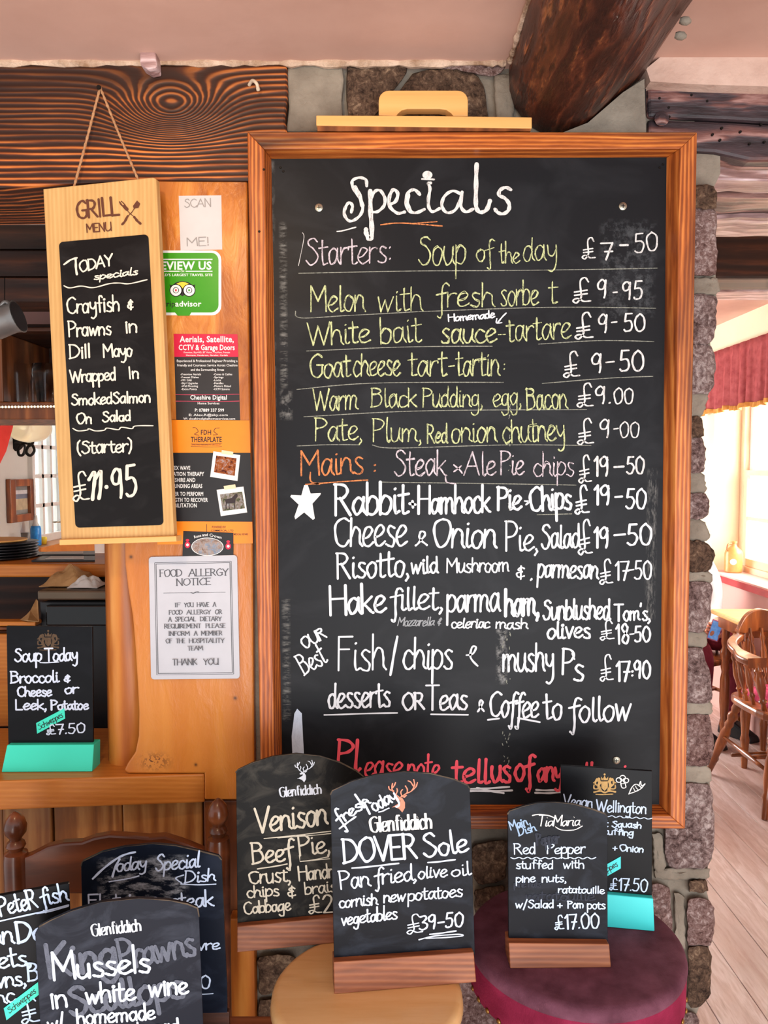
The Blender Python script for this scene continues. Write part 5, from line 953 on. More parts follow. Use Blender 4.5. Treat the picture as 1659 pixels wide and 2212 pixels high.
K(lambda k: (k.word('nn', -20, 2040, 30, 2036, 24, 30, 5.16), k.word('Dory', 38, 2037, 140, 2022, 24, 44, 6.02))); K(lambda k: k.word('fillets,', -58, 2100, 74, 2082, 22, 44, 5.16)); K(lambda k: (k.word('prawns,', -70, 2142, 62, 2126, 20, 30, 4.64), k.word('B', 60, 2120, 86, 2118, 20, 38, 4.3)))
K(lambda k: k.word('inc', -20, 2172, 36, 2162, 18, 26, 4.3)); K(lambda k: k.word('£', 48, 2212, 90, 2206, 26, 56, 4.64), 'pen_price')
sticker(pe, fp, .004, [(8, 2178), (84, 2120), (86, 2147), (14, 2204)], (20, 2190), (80, 2142), TURQ)
# support for the three front boards, below the picture
dt = thing('side_table', (-.42, -.33, 0), 'low brown side table under the front left chalkboards', 'table')
MB().box((-.78, -.50, ZT-.031), (-.16, -.195, ZT-.006)).build('table_top', M['block'], dt, bevel=.004)
for lx in (-.75, -.19):
    for ly in (-.47, -.225): MB().lathe((lx, ly, ZT-.031), (lx, ly, 0), [(0, .018), (.3, .022), (.5, .014), (.8, .018), (1, .011)], 12).build('leg', M['block'], dt, smooth=True)
# ---------------------------------------------------------------- stools
def stool_legs(t_, cx, cy, z, r, mat):
    for a_ in (45, 135, 225, 315):
        c_, s_ = math.cos(R(a_)), math.sin(R(a_)); p0 = V((cx + c_*r*.62, cy + s_*r*.62, z)); p1 = V((cx + c_*r*1.0, cy + s_*r*1.0, 0))
        MB().lathe(p0, p1, [(0, .015), (.1, .019), (.13, .014), (.3, .02), (.5, .016), (.53, .02), (.56, .016), (.9, .013), (1, .011)], 14).build('leg', mat, t_, smooth=True)
    for k_, zz in enumerate((.22, .30)):
        rr = r*(1.0 - .38*zz/z)
        for a_ in ((45, 135) if k_ else (135, 225)):
            for o_ in (0, 180):
                a1, a2 = R(a_+o_), R(a_+o_+90); MB().tube([(cx+math.cos(a1)*rr, cy+math.sin(a1)*rr, zz), (cx+(math.cos(a1)+math.cos(a2))*rr/2, cy+(math.sin(a1)+math.sin(a2))*rr/2, zz), (cx+math.cos(a2)*rr, cy+math.sin(a2)*rr, zz)], [.007, .010, .007], 10).build('stretcher', mat, t_, smooth=True)
ws_ = thing('wooden_bar_stool', (-.0246, -.2435, 0), 'round pale wooden bar stool under the Dover Sole board', 'stool')
MB().lathe((-.0246, -.2435, ZW-.034), (-.0246, -.2435, ZW-.0003), [(0, .122), (.15, .134), (.45, .1395), (.8, .138), (.94, .134), (1, .128)], 64).build('seat', M['seat'], ws_, smooth=40)
stool_legs(ws_, -.0246, -.2435, ZW-.034, .139, M['seat'])
rs_ = thing('burgundy_bar_stool', (.303, -.139, 0), 'round bar stool with burgundy velvet top, under the Red Pepper board', 'stool')
MB().lathe((.303, -.139, ZR-.02), (.303, -.139, ZR-.0003), [(0, .1665), (.3, .168), (.7, .166), (.9, .162), (1, .155)], 72).build('velvet_top', M['velvet'], rs_, smooth=40)
MB().lathe((.303, -.139, ZR-.075), (.303, -.139, ZR-.0201), [(0, .160), (.1, .166), (.8, .1665), (1, .1655)], 72).build('velvet_band', M['velvet_side'], rs_, smooth=40)
for k_ in range(40):
    a_ = 2*math.pi*k_/40; c_ = V((.303 + math.cos(a_)*.1662, -.139 + math.sin(a_)*.1662, ZR-.068)); 
    if math.sin(a_) < .2: MB().lathe(c_, c_ + V((math.cos(a_)*.003, math.sin(a_)*.003, 0)), [(0, .0045), (.6, .0035), (1, .001)], 8).build('brass_stud', simple('aged_brass', (170, 130, 70), .35, .9) if k_ == 20 or 'stud' not in M else M['stud'], rs_, smooth=True)
    if 'stud' not in M: M['stud'] = simple('aged_brass', (170, 130, 70), .35, .9)
stool_legs(rs_, .303, -.139, ZR-.075, .15, M['chair'])
# ---------------------------------------------------------------- brown chair with turned finials in front of the bar
ct = V((-.283, -.04, .939)); cl = V((-.605, -.09, .939)); dr = (ct - cl).normalized(); nrm = V((dr.y, -dr.x, 0))
ch = thing('finial_chair', ((ct.x+cl.x)/2, (ct.y+cl.y)/2, 0), 'brown wooden chair with turned finials and shaped crest rail, against the bar', 'chair')
for p in (ct, cl):
    L_ = .939
    MB().lathe(p, V((p.x, p.y, 0)), [(0, .002), (.006, .009), (.014, .0145), (.026, .0178), (.038, .0165), (.047, .010), (.051, .009), (.055, .0135), (.061, .0155), (.067, .012), (.07, .0105), (.074, .018), (.085, .0195), (.4, .019), (.5, .021), (1, .015)], 20).build('back_post', M['backchair'], ch, smooth=50)
cpl = Plane(cl, nrm)
crestp = [(28, 1866), (32, 1861), (68, 1847), (101, 1830), (135, 1822), (176, 1820), (203, 1810), (236, 1804), (287, 1807), (321, 1810), (355, 1807), (388, 1817), (405, 1823), (442, 1838), (442, 1925), (300, 1932), (28, 1932)]
slab('crest_rail', cpl, crestp, .020, M['backchair'], ch, off=.010, bevel=.004)
slab('lower_rail', cpl, [(28, 2090), (442, 2075), (442, 2130), (28, 2150)], .018, M['backchair'], ch, off=.009, bevel=.003)
sz = .45; s0 = cl + nrm*0; f_ = -nrm if (CAM - cl).dot(nrm) < 0 else nrm
a_ = V((cl.x, cl.y, sz)); b_ = V((ct.x, ct.y, sz)); MB().prism([a_, b_, b_ + f_*.34 + dr*.03, a_ + f_*.34 - dr*.03], (0, 0, -.03)).build('seat', M['backchair'], ch, bevel=.006)
for q_ in (a_ + f_*.30 , b_ + f_*.30): MB().lathe(q_ - V((0, 0, .03)), V((q_.x, q_.y, 0)), [(0, .016), (.2, .021), (.5, .015), (.8, .018), (1, .012)], 14).build('front_leg', M['backchair'], ch, smooth=True)
# ---------------------------------------------------------------- room beyond the opening on the right
XW = 2.1
def wallx(name, pts, mat, parent=None, thick=.3):      # piece of the window wall given by (Y, z) corners
    return MB().prism([V((XW, y_, z_)) for y_, z_ in pts], (thick, 0, 0)).build(name, mat, parent)
rw = thing('wall_right', (XW, 3, 0), None, None, kind='structure')
Y1 = PX(1541, 1012, XW).y; SZ = .848
WZ1 = 2.05; YN = 1.75
wallx('lower_wall', [(-1.2, 0), (6.4, 0), (6.4, SZ), (-1.2, SZ)], M['rose'], rw); wallx('upper_wall', [(-1.2, WZ1), (6.4, WZ1), (6.4, Zc2), (-1.2, Zc2)], M['cream'], rw)
wallx('far_wall_piece', [(Y1, SZ), (6.4, SZ), (6.4, WZ1), (Y1, WZ1)], M['cream'], rw); wallx('near_wall_piece', [(-1.2, SZ), (YN, SZ), (YN, WZ1), (-1.2, WZ1)], M['cream'], rw)
tag(MB().box((-2.6, 6.4, 0), (2.4, 6.5, Zc2)).build('wall_far', M['rose']), kind='structure')
tag(MB().box((-.1, 1.45, Zc2), (2.4, 6.5, Zc2+.1)).build('ceiling_2', M['ceil']), kind='structure')
wn = thing('window_1', (XW+.16, (Y1+YN)/2, SZ), None, None, kind='structure')
xs = XW + .17
MB().box((XW-.03, YN, SZ-.03), (xs+.12, Y1, SZ+.004)).build('window_sill', M['rose'], wn, bevel=.004)
MB().box((XW-.034, YN, SZ-.045), (XW-.028, Y1, SZ-.006)).build('sill_edge', simple('red_sill_edge', (176, 60, 64), .5), wn, bevel=.002)
def bar(a, b, nm, m='sashwood', par=None): return MB().box(a, b).build(nm, M[m], par or wn, bevel=.003)
bar((xs, Y1-.05, SZ), (xs+.07, Y1, WZ1), 'frame_jamb'); bar((xs, YN, SZ), (xs+.07, YN+.05, WZ1), 'frame_jamb'); bar((xs, YN, WZ1-.05), (xs+.07, Y1, WZ1), 'frame_head'); bar((xs-.01, YN, SZ), (xs+.07, Y1, SZ+.04), 'frame_foot')
zm = PX(1600, 1024, xs).z + .0
for nm, z0, z1, xo, m in (('upper_sash', zm-.01, WZ1-.05, .035, 'white'), ('lower_sash', SZ+.04, zm+.025, .0, 'sashwood')):
    fr = MB(); ya, yb_ = YN+.05, Y1-.05; x0 = xs+xo
    for bx in (((x0, ya, z0), (x0+.03, ya+.05, z1)), ((x0, yb_-.05, z0), (x0+.03, yb_, z1)), ((x0, ya+.05, z0), (x0+.03, yb_-.05, z0+.05)), ((x0, ya+.05, z1-.035), (x0+.03, yb_-.05, z1))): fr.box(*bx)
    s_ = fr.build(nm, M[m], wn, bevel=.003)
    W_ = (yb_-ya-.1)
    for j in range(1, 4): yy = ya+.05 + W_*j/4; MB().box((x0+.006, yy-.011, z0+.05), (x0+.024, yy+.011, z1-.035)).build('glazing_bar', M[m], s_)
    zz = (z0+z1)/2; MB().box((x0+.006, ya+.05, zz-.011), (x0+.024, yb_-.05, zz+.011)).build('glazing_bar', M[m], s_)
    for j in range(4):
        for (za, zb_) in ((z0+.05, zz), (zz, z1-.035)): MB().box((x0+.013, ya+.05+W_*j/4, za), (x0+.016, ya+.05+W_*(j+1)/4, zb_)).build('pane', M['glass'], s_)
# curtain valance
cv = thing('curtain_valance', (XW-.06, 2.8, 2.1), 'gathered rose red valance with gold fringe over the far window', 'curtain')
zt_ = PX(1600, 740, XW-.05).z; zb_ = PX(1600, 880, XW-.05).z; n = 150; vs = []; fs = []
for i in range(n+1):
    y_ = 1.5 + (Y1+.12-1.5)*i/n; a_ = .012*math.sin(i*.9) + .008*math.sin(i*2.17+1)
    for j, (z_, am) in enumerate(((zt_, .25), (zt_-.05, .4), (zt_-.07, .7), ((zt_+zb_)/2, 1), (zb_+.012, 1.3))): vs.append((XW-.05 + a_*am, y_, z_ + (.006*math.sin(i*.37) if j == 4 else 0)))
for i in range(n):
    for j in range(4): fs.append((i*5+j, (i+1)*5+j, (i+1)*5+j+1, i*5+j+1))
o = MB().add(vs, fs).build('cloth', M['curtain'], cv, smooth=True); sm = o.modifiers.new('s', 'SOLIDIFY'); sm.thickness = .004
vs2 = []; fs = []
for i in range(n+1): v = vs[i*5+4]; vs2 += [(v[0]-.002, v[1], v[2]+.008), (v[0]-.004, v[1], v[2]-.016 - .004*(i % 2))]
for i in range(n): fs.append((i*2, i*2+2, i*2+3, i*2+1))
o = MB().add(vs2, fs).build('fringe', M['fringe'], cv); sm = o.modifiers.new('s', 'SOLIDIFY'); sm.thickness = .004
# stoneware bottle on the sill
jx = PZ(1600, 1236, SZ+.004); jx = V((XW+.085, jx.y, SZ+.0045)); jh = .195
jr = thing('stoneware_bottle', jx, 'brown stoneware bottle with round white label, on the window sill', 'bottle')
MB().lathe(jx, jx + V((0, 0, jh)), [(0, .048), (.03, .053), (.6, .053), (.7, .048), (.8, .026), (.86, .016), (.94, .015), (.95, .02), (1, .019)], 24).build('body', simple('stoneware_glaze', (184, 112, 60), .3, c2=(214, 156, 90), scale=12), jr, smooth=40)
hd = [jx + V((-.018, -.01, jh*.92)), jx + V((-.045, -.02, jh*.9)), jx + V((-.05, -.02, jh*.74)), jx + V((-.036, -.015, jh*.7))]
MB().tube(cr3(hd, 6), .005, 8).build('handle', simple('stoneware_handle', (170, 100, 54), .3), jr, smooth=True)
dd = (CAM - jx); dd.z = 0; dd.normalize(); cc = jx + dd*.0535 + V((0, 0, jh*.36)); ss = V((0, 0, 1)).cross(dd)
vs = [cc + dd*.001] + [cc + ss*(.02*math.cos(2*math.pi*k/20)) + V((0, 0, .019*math.sin(2*math.pi*k/20))) - dd*(.0535-math.sqrt(.0535**2-(.02*math.cos(2*math.pi*k/20))**2)-.001) for k in range(20)]
MB().add(vs, [(0, k+1, (k+1) % 20+1) for k in range(20)]).build('round_label', M['printwhite'], jr)
# dark ceiling beam of the far room
def ZD(px, py, Y): return PY(px, py, Y)
a = PY(1540, 520, 1.5); b = PY(1540, 602, 1.5)
t_ = thing('room_beam', (1.2, 1.55, b.z), 'dark brown ceiling beam crossing the room beyond the lintel', 'beam')
MB().box((.2, 1.5, b.z), (2.4, 1.68, Zc2)).build('timber', M['darkwood'], t_, bevel=.01)
t_ = thing('room_beam', (1.2, 1.75, b.z), 'pale timber standing in for the lit underside of the dark ceiling beam', 'beam')
MB().box((.2, 1.69, b.z-.005), (2.4, 1.84, Zc2)).build('timber', M['lintel_pale'], t_, bevel=.01)  # extra pale timber paints in the dark beam's lit underside
tag(MB().box((-.1, .5, Zc2), (2.4, 1.45, Zc2+.1)).build('ceiling_3', M['ceil']), kind='structure')
# ---- chairs
def turned(m, p0, p1, r, seg=14): return m.lathe(p0, p1, [(0, r*.75), (.12, r*.95), (.16, r*.7), (.19, r*1.1), (.23, r*1.1), (.27, r*.75), (.32, r*.95), (.36, r*.72), (.42, r*1.0), (.6, r*1.05), (.74, r*.72), (.78, r*.95), (.82, r*.8), (1, r*.6)], seg)
def spindle(m, p0, p1, r): return m.lathe(p0, p1, [(0, r*.7), (.1, r*.6), (.16, r*1.1), (.22, r*.6), (.3, r*.9), (.5, r*1.25), (.68, r*.8), (.74, r*.6), (.79, r*1.1), (.85, r*.6), (1, r*.7)], 12)
def captains(name, cx, cy, rot, label, sw=.22, sd=.21, seat_z=.45, arm_z=.685, cushion=None, crest=True):
    t_ = thing(name, (cx, cy, 0), label, 'chair', 'captain\'s chairs in the far room'); c_, s_ = math.cos(rot), math.sin(rot)
    L = lambda x_, y_, z_: V((cx + x_*c_ - y_*s_, cy + x_*s_ + y_*c_, z_))
    sp_ = []
    for k in range(28):
        a_ = 2*math.pi*k/28; sx = sw*math.copysign(abs(math.cos(a_))**.55, math.cos(a_)); sy = sd*math.copysign(abs(math.sin(a_))**.55, math.sin(a_)); sp_.append(L(sx, sy, seat_z))
    MB().prism(sp_, (0, 0, -.036)).build('seat', M['chair'], t_, bevel=.012)
    for (lx, ly) in ((-1, -1), (1, -1), (-1, 1), (1, 1)):
        turned(MB(), L(lx*sw*.72, ly*sd*.68, seat_z-.03), L(lx*sw*.98, ly*(sd*.85 + (.14 if ly > 0 else 0)), 0), .022).build('leg', M['chair'], t_, smooth=50)
    for lx in (-1, 1): MB().lathe(L(lx*sw*.88, -sd*.78, .2), L(lx*sw*.88, sd*1.0, .22), [(0, .007), (.3, .010), (.5, .014), (.7, .010), (1, .007)], 10).build('side_stretcher', M['chair'], t_, smooth=True)
    for k, zz in enumerate((.21, .16)): MB().lathe(L(-sw*.88, -.02 + k*.16, zz), L(sw*.88, -.02 + k*.16, zz), [(0, .009), (.5, .012), (1, .009)], 10).build('cross_stretcher', M['chair'], t_, smooth=True)
    for lx in (-1, 1):                    # arms
        ap = [L(lx*sw*.62, sd*.98, arm_z+.035), L(lx*sw*1.02, sd*.5, arm_z+.02), L(lx*sw*1.1, -sd*.1, arm_z), L(lx*sw*1.08, -sd*.62, arm_z-.005)]
        q = cr3(ap, 8); vs = []; fs = []; nn = len(q)
        for i, p in enumerate(q):
            tt = (q[min(i+1, nn-1)] - q[max(i-1, 0)]); tt.z = 0; tt.normalize(); sd_ = V((tt.y, -tt.x, 0)); u = i/(nn-1); wd = .022 + (.024*math.sin(min(1, max(0, (u-.55)/.45))*math.pi*.8) if u > .55 else 0)
            vs += [p + sd_*wd, p - sd_*wd, p - sd_*wd - V((0, 0, .028)), p + sd_*wd - V((0, 0, .028))]
        for i in range(nn-1):
            for k in range(4): fs.append((i*4+k, i*4+(k+1) % 4, (i+1)*4+(k+1) % 4, (i+1)*4+k))
        fs += [(0, 1, 2, 3), ((nn-1)*4+3, (nn-1)*4+2, (nn-1)*4+1, (nn-1)*4)]
        MB().add(vs, fs).build('arm', M['chair'], t_, bevel=.007)
        for k, (yy, r_) in enumerate(((-.58, .017), (-.12, .0125), (.2, .0125), (.5, .0125))): spindle(MB(), L(lx*sw*(1.06 if k < 3 else 1.0), sd*yy, arm_z-.02), L(lx*sw*.84, sd*(yy*.86), seat_z-.005), r_).build('arm_spindle', M['chair'], t_, smooth=50)
    if crest:
        q = cr3([L(-sw*.66, sd*.92, arm_z+.03), L(-sw*.35, sd*1.16, arm_z+.07), L(0, sd*1.24, arm_z+.085), L(sw*.35, sd*1.16, arm_z+.07), L(sw*.66, sd*.92, arm_z+.03)], 7); vs = []; fs = []; nn = len(q)
        bk = L(0, 1, 0) - L(0, 0, 0)
        for i, p in enumerate(q): h = .02 + .035*math.sin(math.pi*i/(nn-1)); vs += [p + V((0, 0, h)), p + V((0, 0, -h)), p + bk*.03 + V((0, 0, -h)), p + bk*.03 + V((0, 0, h))]
        for i in range(nn-1):
            for k in range(4): fs.append((i*4+k, i*4+(k+1) % 4, (i+1)*4+(k+1) % 4, (i+1)*4+k))
        fs += [(0, 1, 2, 3), ((nn-1)*4+3, (nn-1)*4+2, (nn-1)*4+1, (nn-1)*4)]
        MB().add(vs, fs).build('crest_rail', M['chair'], t_, bevel=.006)
        for k in range(-2, 3): spindle(MB(), L(k*sw*.26, sd*1.2, arm_z+.05), L(k*sw*.24, sd*.84, seat_z-.005), .012).build('back_spindle', M['chair'], t_, smooth=50)
    return t_
lgA = PZ(1635, 1775, 0); lgB = PZ(1540, 1676, 0)
captains('captains_chair', lgA.x + .245, lgA.y + .215, R(4), 'turned wooden captain\'s chair with magenta cushion, nearest in the far room')
cu = thing('seat_cushion', (lgA.x+.26, lgA.y+.22, .451), 'crumpled magenta cushion on the nearest captain\'s chair', 'cushion')
vs = []; fs = []; nu = 26; g = random.Random(2)
for i in range(nu+1):
    for j in range(nu+1):
        u, v = i/nu*2-1, j/nu*2-1; e = max(0, 1-u**6)*max(0, 1-v**6); vs.append((lgA.x+.26+u*.165, lgA.y+.22+v*.165, .452 + .05*e + .012*math.sin(u*7+v*4)*e + .008*math.sin(v*13-u*5)*e))
for i in range(nu):
    for j in range(nu): fs.append((i*(nu+1)+j, (i+1)*(nu+1)+j, (i+1)*(nu+1)+j+1, i*(nu+1)+j+1))
o = MB().add(vs, fs).build('cushion_pad', M['magenta'], cu, smooth=True); sm = o.modifiers.new('s', 'SOLIDIFY'); sm.thickness = .006; sm.offset = -1
c2 = PZ(1532, 1420, .45)
captains('captains_chair', c2.x - .04, c2.y + .14, R(30), 'turned wooden captain\'s chair half hidden behind the stone pier', arm_z=.66)
tb2 = thing('dining_table', (1.87, 2.62, 0), 'wooden table under the far window, the light on its top painted pale', 'table')
TX0 = PZ(1576, 1335, .745).x
MB().box((TX0, 2.43, .725), (2.07, 2.76, .75)).build('table_top', M['pine'], tb2, bevel=.008); MB().box((TX0+.03, 2.45, .66), (2.04, 2.73, .725)).build('apron', M['chair'], tb2, bevel=.003)  # window light on the top is put into its pale colour
for lx in (TX0+.06, 2.02):
    for ly in (2.46, 2.70): turned(MB(), V((lx, ly, .66)), V((lx, ly, 0)), .024).build('leg', M['chair'], tb2, smooth=50)
# ---- seated person, mostly hidden by the pier; hand with phone in view
skinm = simple('skin', (214, 150, 122), .5, c2=(200, 134, 108)); shirt = fabric('white_sleeve', (232, 224, 226), (214, 206, 212), .1, .2); trous = fabric('burgundy_trousers', (104, 30, 46), (130, 46, 62), .3, .3)
def skin_obj(name, pts, edges, rad, mat, parent, sub=2):
    org = ORG[parent]; me = bpy.data.meshes.new(name); me.from_pydata([V(p)-org for p in pts], edges, []); me.update(); me.materials.append(mat)
    o = bpy.data.objects.new(name, me); COL.objects.link(o); o.parent = parent; ORG[o] = org
    m_ = o.modifiers.new('skin', 'SKIN'); m_.use_smooth_shade = True
    if not me.skin_vertices:
        pass
    for i, sv in enumerate(me.skin_vertices[0].data): sv.radius = (rad[i], rad[i]) if not isinstance(rad[i], tuple) else rad[i]; sv.use_root = (i == 0)
    s_ = o.modifiers.new('sub', 'SUBSURF'); s_.levels = sub; s_.render_levels = sub
    return o
hand = PY(1545, 1362, 2.80)
bx, by = c2.x - .055, c2.y + .16
pr = thing('person', (bx, by, 0), 'seated person in white sleeves and burgundy trousers holding a phone, mostly hidden by the pier', 'person')
hx, hy, hz = hand
fa = R(-62)
def rb(p):
    x_, y_, z_ = p; dx, dy = x_-bx, y_-by
    if abs(x_-hx) < .12 and abs(z_-hz) < .06 and abs(y_-hy) < .13: return (x_, y_, z_)
    return (bx + dx*math.cos(fa) - dy*math.sin(fa), by + dx*math.sin(fa) + dy*math.cos(fa), z_)
pts = [(bx-.12, by, .55), (bx-.10, by-.01, .72), (bx-.10, by-.02, .90), (bx-.09, by-.02, 1.00), (bx-.08, by-.03, 1.07), (bx-.05, by-.05, 1.15), (bx-.04, by-.06, 1.24),
    (bx-.06, by-.19, .97), (bx-.02, by-.23, .84), (bx+.03, by-.22, .72), (hx-.02, hy+.05, hz-.03), (bx-.06, by+.15, .97), (bx, by+.19, .84), (bx+.05, by+.15, .70), (hx+.02, hy+.08, hz-.05)]
pts = [rb(p) for p in pts]
ed = [(0, 1), (1, 2), (2, 3), (3, 4), (4, 5), (5, 6), (3, 7), (7, 8), (8, 9), (9, 10), (3, 11), (11, 12), (12, 13), (13, 14)]
rd = [(.15, .12), (.14, .11), (.15, .11), (.09, .08), .052, .085, .08, .056, .046, .038, .024, .056, .046, .038, .024]
skin_obj('body', pts, ed, rd, skinm, pr)
sp2 = [(bx-.12, by, .56), (bx-.10, by-.01, .72), (bx-.10, by-.02, .90), (bx-.09, by-.02, 1.01), (bx-.06, by-.19, .975), (bx-.02, by-.235, .84), (bx+.03, by-.222, .72), (hx-.03, hy+.10, hz-.02), (bx-.06, by+.15, .975), (bx, by+.195, .84), (bx+.05, by+.152, .70), (hx+.02, hy+.12, hz-.04)]
sp2 = [rb(p) for p in sp2]
skin_obj('shirt', sp2, [(0, 1), (1, 2), (2, 3), (3, 4), (4, 5), (5, 6), (6, 7), (3, 8), (8, 9), (9, 10), (10, 11)], [(.165, .13), (.155, .12), (.165, .12), (.10, .085), .066, .056, .047, .036, .066, .056, .047, .036], shirt, pr)
lp = [(bx-.12, by, .53), (bx-.02, by-.1, .53), (bx+.2, by-.15, .525), (bx+.235, by-.16, .47), (bx+.22, by-.15, .25), (bx+.2, by-.14, .07), (bx-.02, by+.1, .53), (bx+.2, by+.13, .525), (bx+.235, by+.14, .47), (bx+.22, by+.13, .25), (bx+.2, by+.12, .07)]
lp = [rb(p) for p in lp]
skin_obj('trousers', lp, [(0, 1), (1, 2), (2, 3), (3, 4), (4, 5), (0, 6), (6, 7), (7, 8), (8, 9), (9, 10)], [(.15, .09), .085, .07, .065, .052, .042, .085, .07, .065, .052, .042], trous, pr)
for sy in (-.14, .12): MB().add([rb(p) for p in [(bx+.14, by+sy-.04, .0), (bx+.36, by+sy-.045, 0), (bx+.37, by+sy+.04, 0), (bx+.14, by+sy+.04, 0), (bx+.15, by+sy-.03, .09), (bx+.24, by+sy-.03, .085), (bx+.36, by+sy-.03, .035), (bx+.36, by+sy+.03, .035), (bx+.24, by+sy+.03, .085), (bx+.15, by+sy+.03, .09)]], [(3, 2, 1, 0), (0, 1, 6, 5, 4), (3, 9, 8, 7, 2), (1, 2, 7, 6), (0, 4, 9, 3), (4, 5, 8, 9), (5, 6, 7, 8)]).build('shoe', M['black'], pr, bevel=.012)
hair = simple('grey_brown_hair', (110, 90, 76), .7, scale=40); hc = V((bx-.045, by-.055, 1.20))
def rmb(m): m.v = [V(rb(p)) for p in m.v]; return m
vs = []; fs = []
for i in range(13):
    for j in range(24):
        th = math.pi*i/12*.62; ph = 2*math.pi*j/24; r_ = 1+.03*math.sin(j*2.3+i); vs.append(hc + V((math.sin(th)*math.cos(ph)*.098*r_ - .012, math.sin(th)*math.sin(ph)*.088*r_, math.cos(th)*.125*r_)))
for i in range(12):
    for j in range(24): fs.append((i*24+j, i*24+(j+1) % 24, (i+1)*24+(j+1) % 24, (i+1)*24+j))
rmb(MB().add(vs, fs)).build('hair', hair, pr, smooth=True)
fc = hc + V((.082, 0, -.02))
for sy in (-.032, .032): rmb(MB().lathe(fc + V((-.012, sy, .005)), fc + V((.006, sy, .005)), [(0, .012), (.6, .011), (1, .004)], 12)).build('eye', M['printwhite'], pr, smooth=True)
rmb(MB().tube([fc + V((0, 0, .01)), fc + V((.016, 0, -.015)), fc + V((.018, 0, -.032))], [.006, .010, .012], 10)).build('nose', skinm, pr, smooth=True)
rmb(MB().tube([fc + V((.0, -.022, -.06)), fc + V((.006, 0, -.058)), fc + V((.0, .022, -.06))], [.003, .006, .003], 8)).build('mouth', simple('lips', (170, 84, 80), .5), pr, smooth=True)
for sy in (-.085, .085): rmb(MB().lathe(hc + V((0, sy*.9, -.03)), hc + V((0, sy*1.08, -.03)), [(0, .02), (.5, .026), (1, .014)], 12)).build('ear', skinm, pr, smooth=True)
# hand around the phone: palm plus five fingers
ph_n = (CAM - hand).normalized(); ph_s = V((0, 0, 1)).cross(ph_n).normalized(); ph_u = ph_n.cross(ph_s); tilt = (ph_u*.96 + ph_s*.28).normalized(); side = tilt.cross(ph_n).normalized()
pc = hand + ph_n*.01
skin_obj('hand', [(hx-.02, hy+.05, hz-.035)] + [tuple(pc - tilt*.030 - ph_n*.014), tuple(pc - ph_n*.016 + tilt*.005)], [(0, 1), (1, 2)], [.022, (.030, .016), (.028, .014)], skinm, pr)
for k in range(4):
    b0 = pc - side*.024 - ph_n*.014 + tilt*(.028 - k*.017); f1 = b0 - side*.018 + ph_n*.006; f2 = pc - side*.036 + ph_n*.010 + tilt*(.026 - k*.017); f3 = pc - side*.026 + ph_n*.014 + tilt*(.024 - k*.017)
    skin_obj('finger', [tuple(b0), tuple(f1), tuple(f2), tuple(f3)], [(0, 1), (1, 2), (2, 3)], [.0095, .009, .0082, .0068], skinm, pr, 1)
tb_ = [pc + side*.02 - ph_n*.012 - tilt*.03, pc + side*.040 - tilt*.012, pc + side*.040 + ph_n*.010 + tilt*.012, pc + side*.028 + ph_n*.013 + tilt*.024]
skin_obj('thumb', [tuple(p) for p in tb_], [(0, 1), (1, 2), (2, 3)], [.012, .0105, .0092, .0075], skinm, pr, 1)
ph = thing('phone', pc, 'phone with blue screen held in the hand beside the pier', 'phone')
fr4 = [pc + side*a_*.030 + tilt*b_*.056 for a_, b_ in ((-1, -1), (1, -1), (1, 1), (-1, 1))]
MB().prism(fr4, -ph_n*.008).build('case', simple('pink_phone_case', (220, 130, 170), .4), ph, bevel=.003)
MB().prism([pc + side*a_*.025 + tilt*b_*.049 + ph_n*.0006 for a_, b_ in ((-1, -1), (1, -1), (1, 1), (-1, 1))], ph_n*.0003).build('screen', simple('blue_screen', (70, 120, 190), .2, c2=(130, 190, 226), scale=40, emit=.5), ph)

# ---------------------------------------------------------------- behind the bar on the left
def bx2(px0, py0, px1, py1, Ya, Yb, name, mat, parent=None, bevel=.003, base=None, label=None):   # box whose front face spans the two picture corners at depth Ya
    a, b = PY(px0, py0, Ya), PY(px1, py1, Ya)
    return MB().box((min(a.x, b.x), Ya, min(a.z, b.z)), (max(a.x, b.x), Yb, max(a.z, b.z))).build(name, mat, parent, bevel=bevel, base=base, label=label)
tag(MB().box((-2.8, .36, ZC+.05), (-.12, 3.6, ZC+.15)).build('ceiling_4', M['darkwood']), kind='structure')
hd = thing('bar_canopy', PY(100, 640, .6), 'dark timber canopy panelling behind the bar opening', 'panelling')
for k, (ya, yb2) in enumerate(((330, 468), (470, 538), (540, 597), (599, 652))): bx2(-420, ya, 420, yb2, .60 - .02*k, .66, 'plank', M['darkwood'], hd)
tl = thing('strip_light', PY(40, 450, .45), 'white strip light above the bar', 'light')
a = PY(-420, 445, .45); b = PY(240, 446, .45)
MB().lathe(a, b, [(0, .012), (1, .012)], 16).build('tube', simple('lit_tube', (255, 246, 230), .4, emit=1.6), tl, smooth=True)
MB().box((a.x, .44, a.z-.030), (b.x, .49, a.z-.0135)).build('housing', M['white'], tl, bevel=.002)
tag(MB().box((PY(-420, 650, 1.3).x, 1.3, PY(0, 722, 1.3).z), (PY(420, 650, 1.3).x, 1.4, PY(0, 640, 1.3).z + .1)).build('wall_bar', M['rose']), kind='structure')
sh2 = thing('glass_shelf_unit', PY(60, 905, .8), 'dark wooden shelf unit holding beer glasses, behind the bar', 'shelf')
bx2(-420, 868, 330, 906, .80, 1.1, 'shelf_board', M['brownwood'], sh2); bx2(-420, 706, 330, 716, .80, 1.1, 'top_board', M['darkwood'], sh2)
bx2(-10, 716, 7, 868, .80, 1.1, 'upright', M['brownwood'], sh2); bx2(300, 716, 330, 868, .80, 1.1, 'upright', M['brownwood'], sh2); bx2(-420, 700, 330, 868, 1.1, 1.12, 'back_panel', M['darkwood'], sh2)
shz = PY(0, 868, .80).z
gg = M['glass']
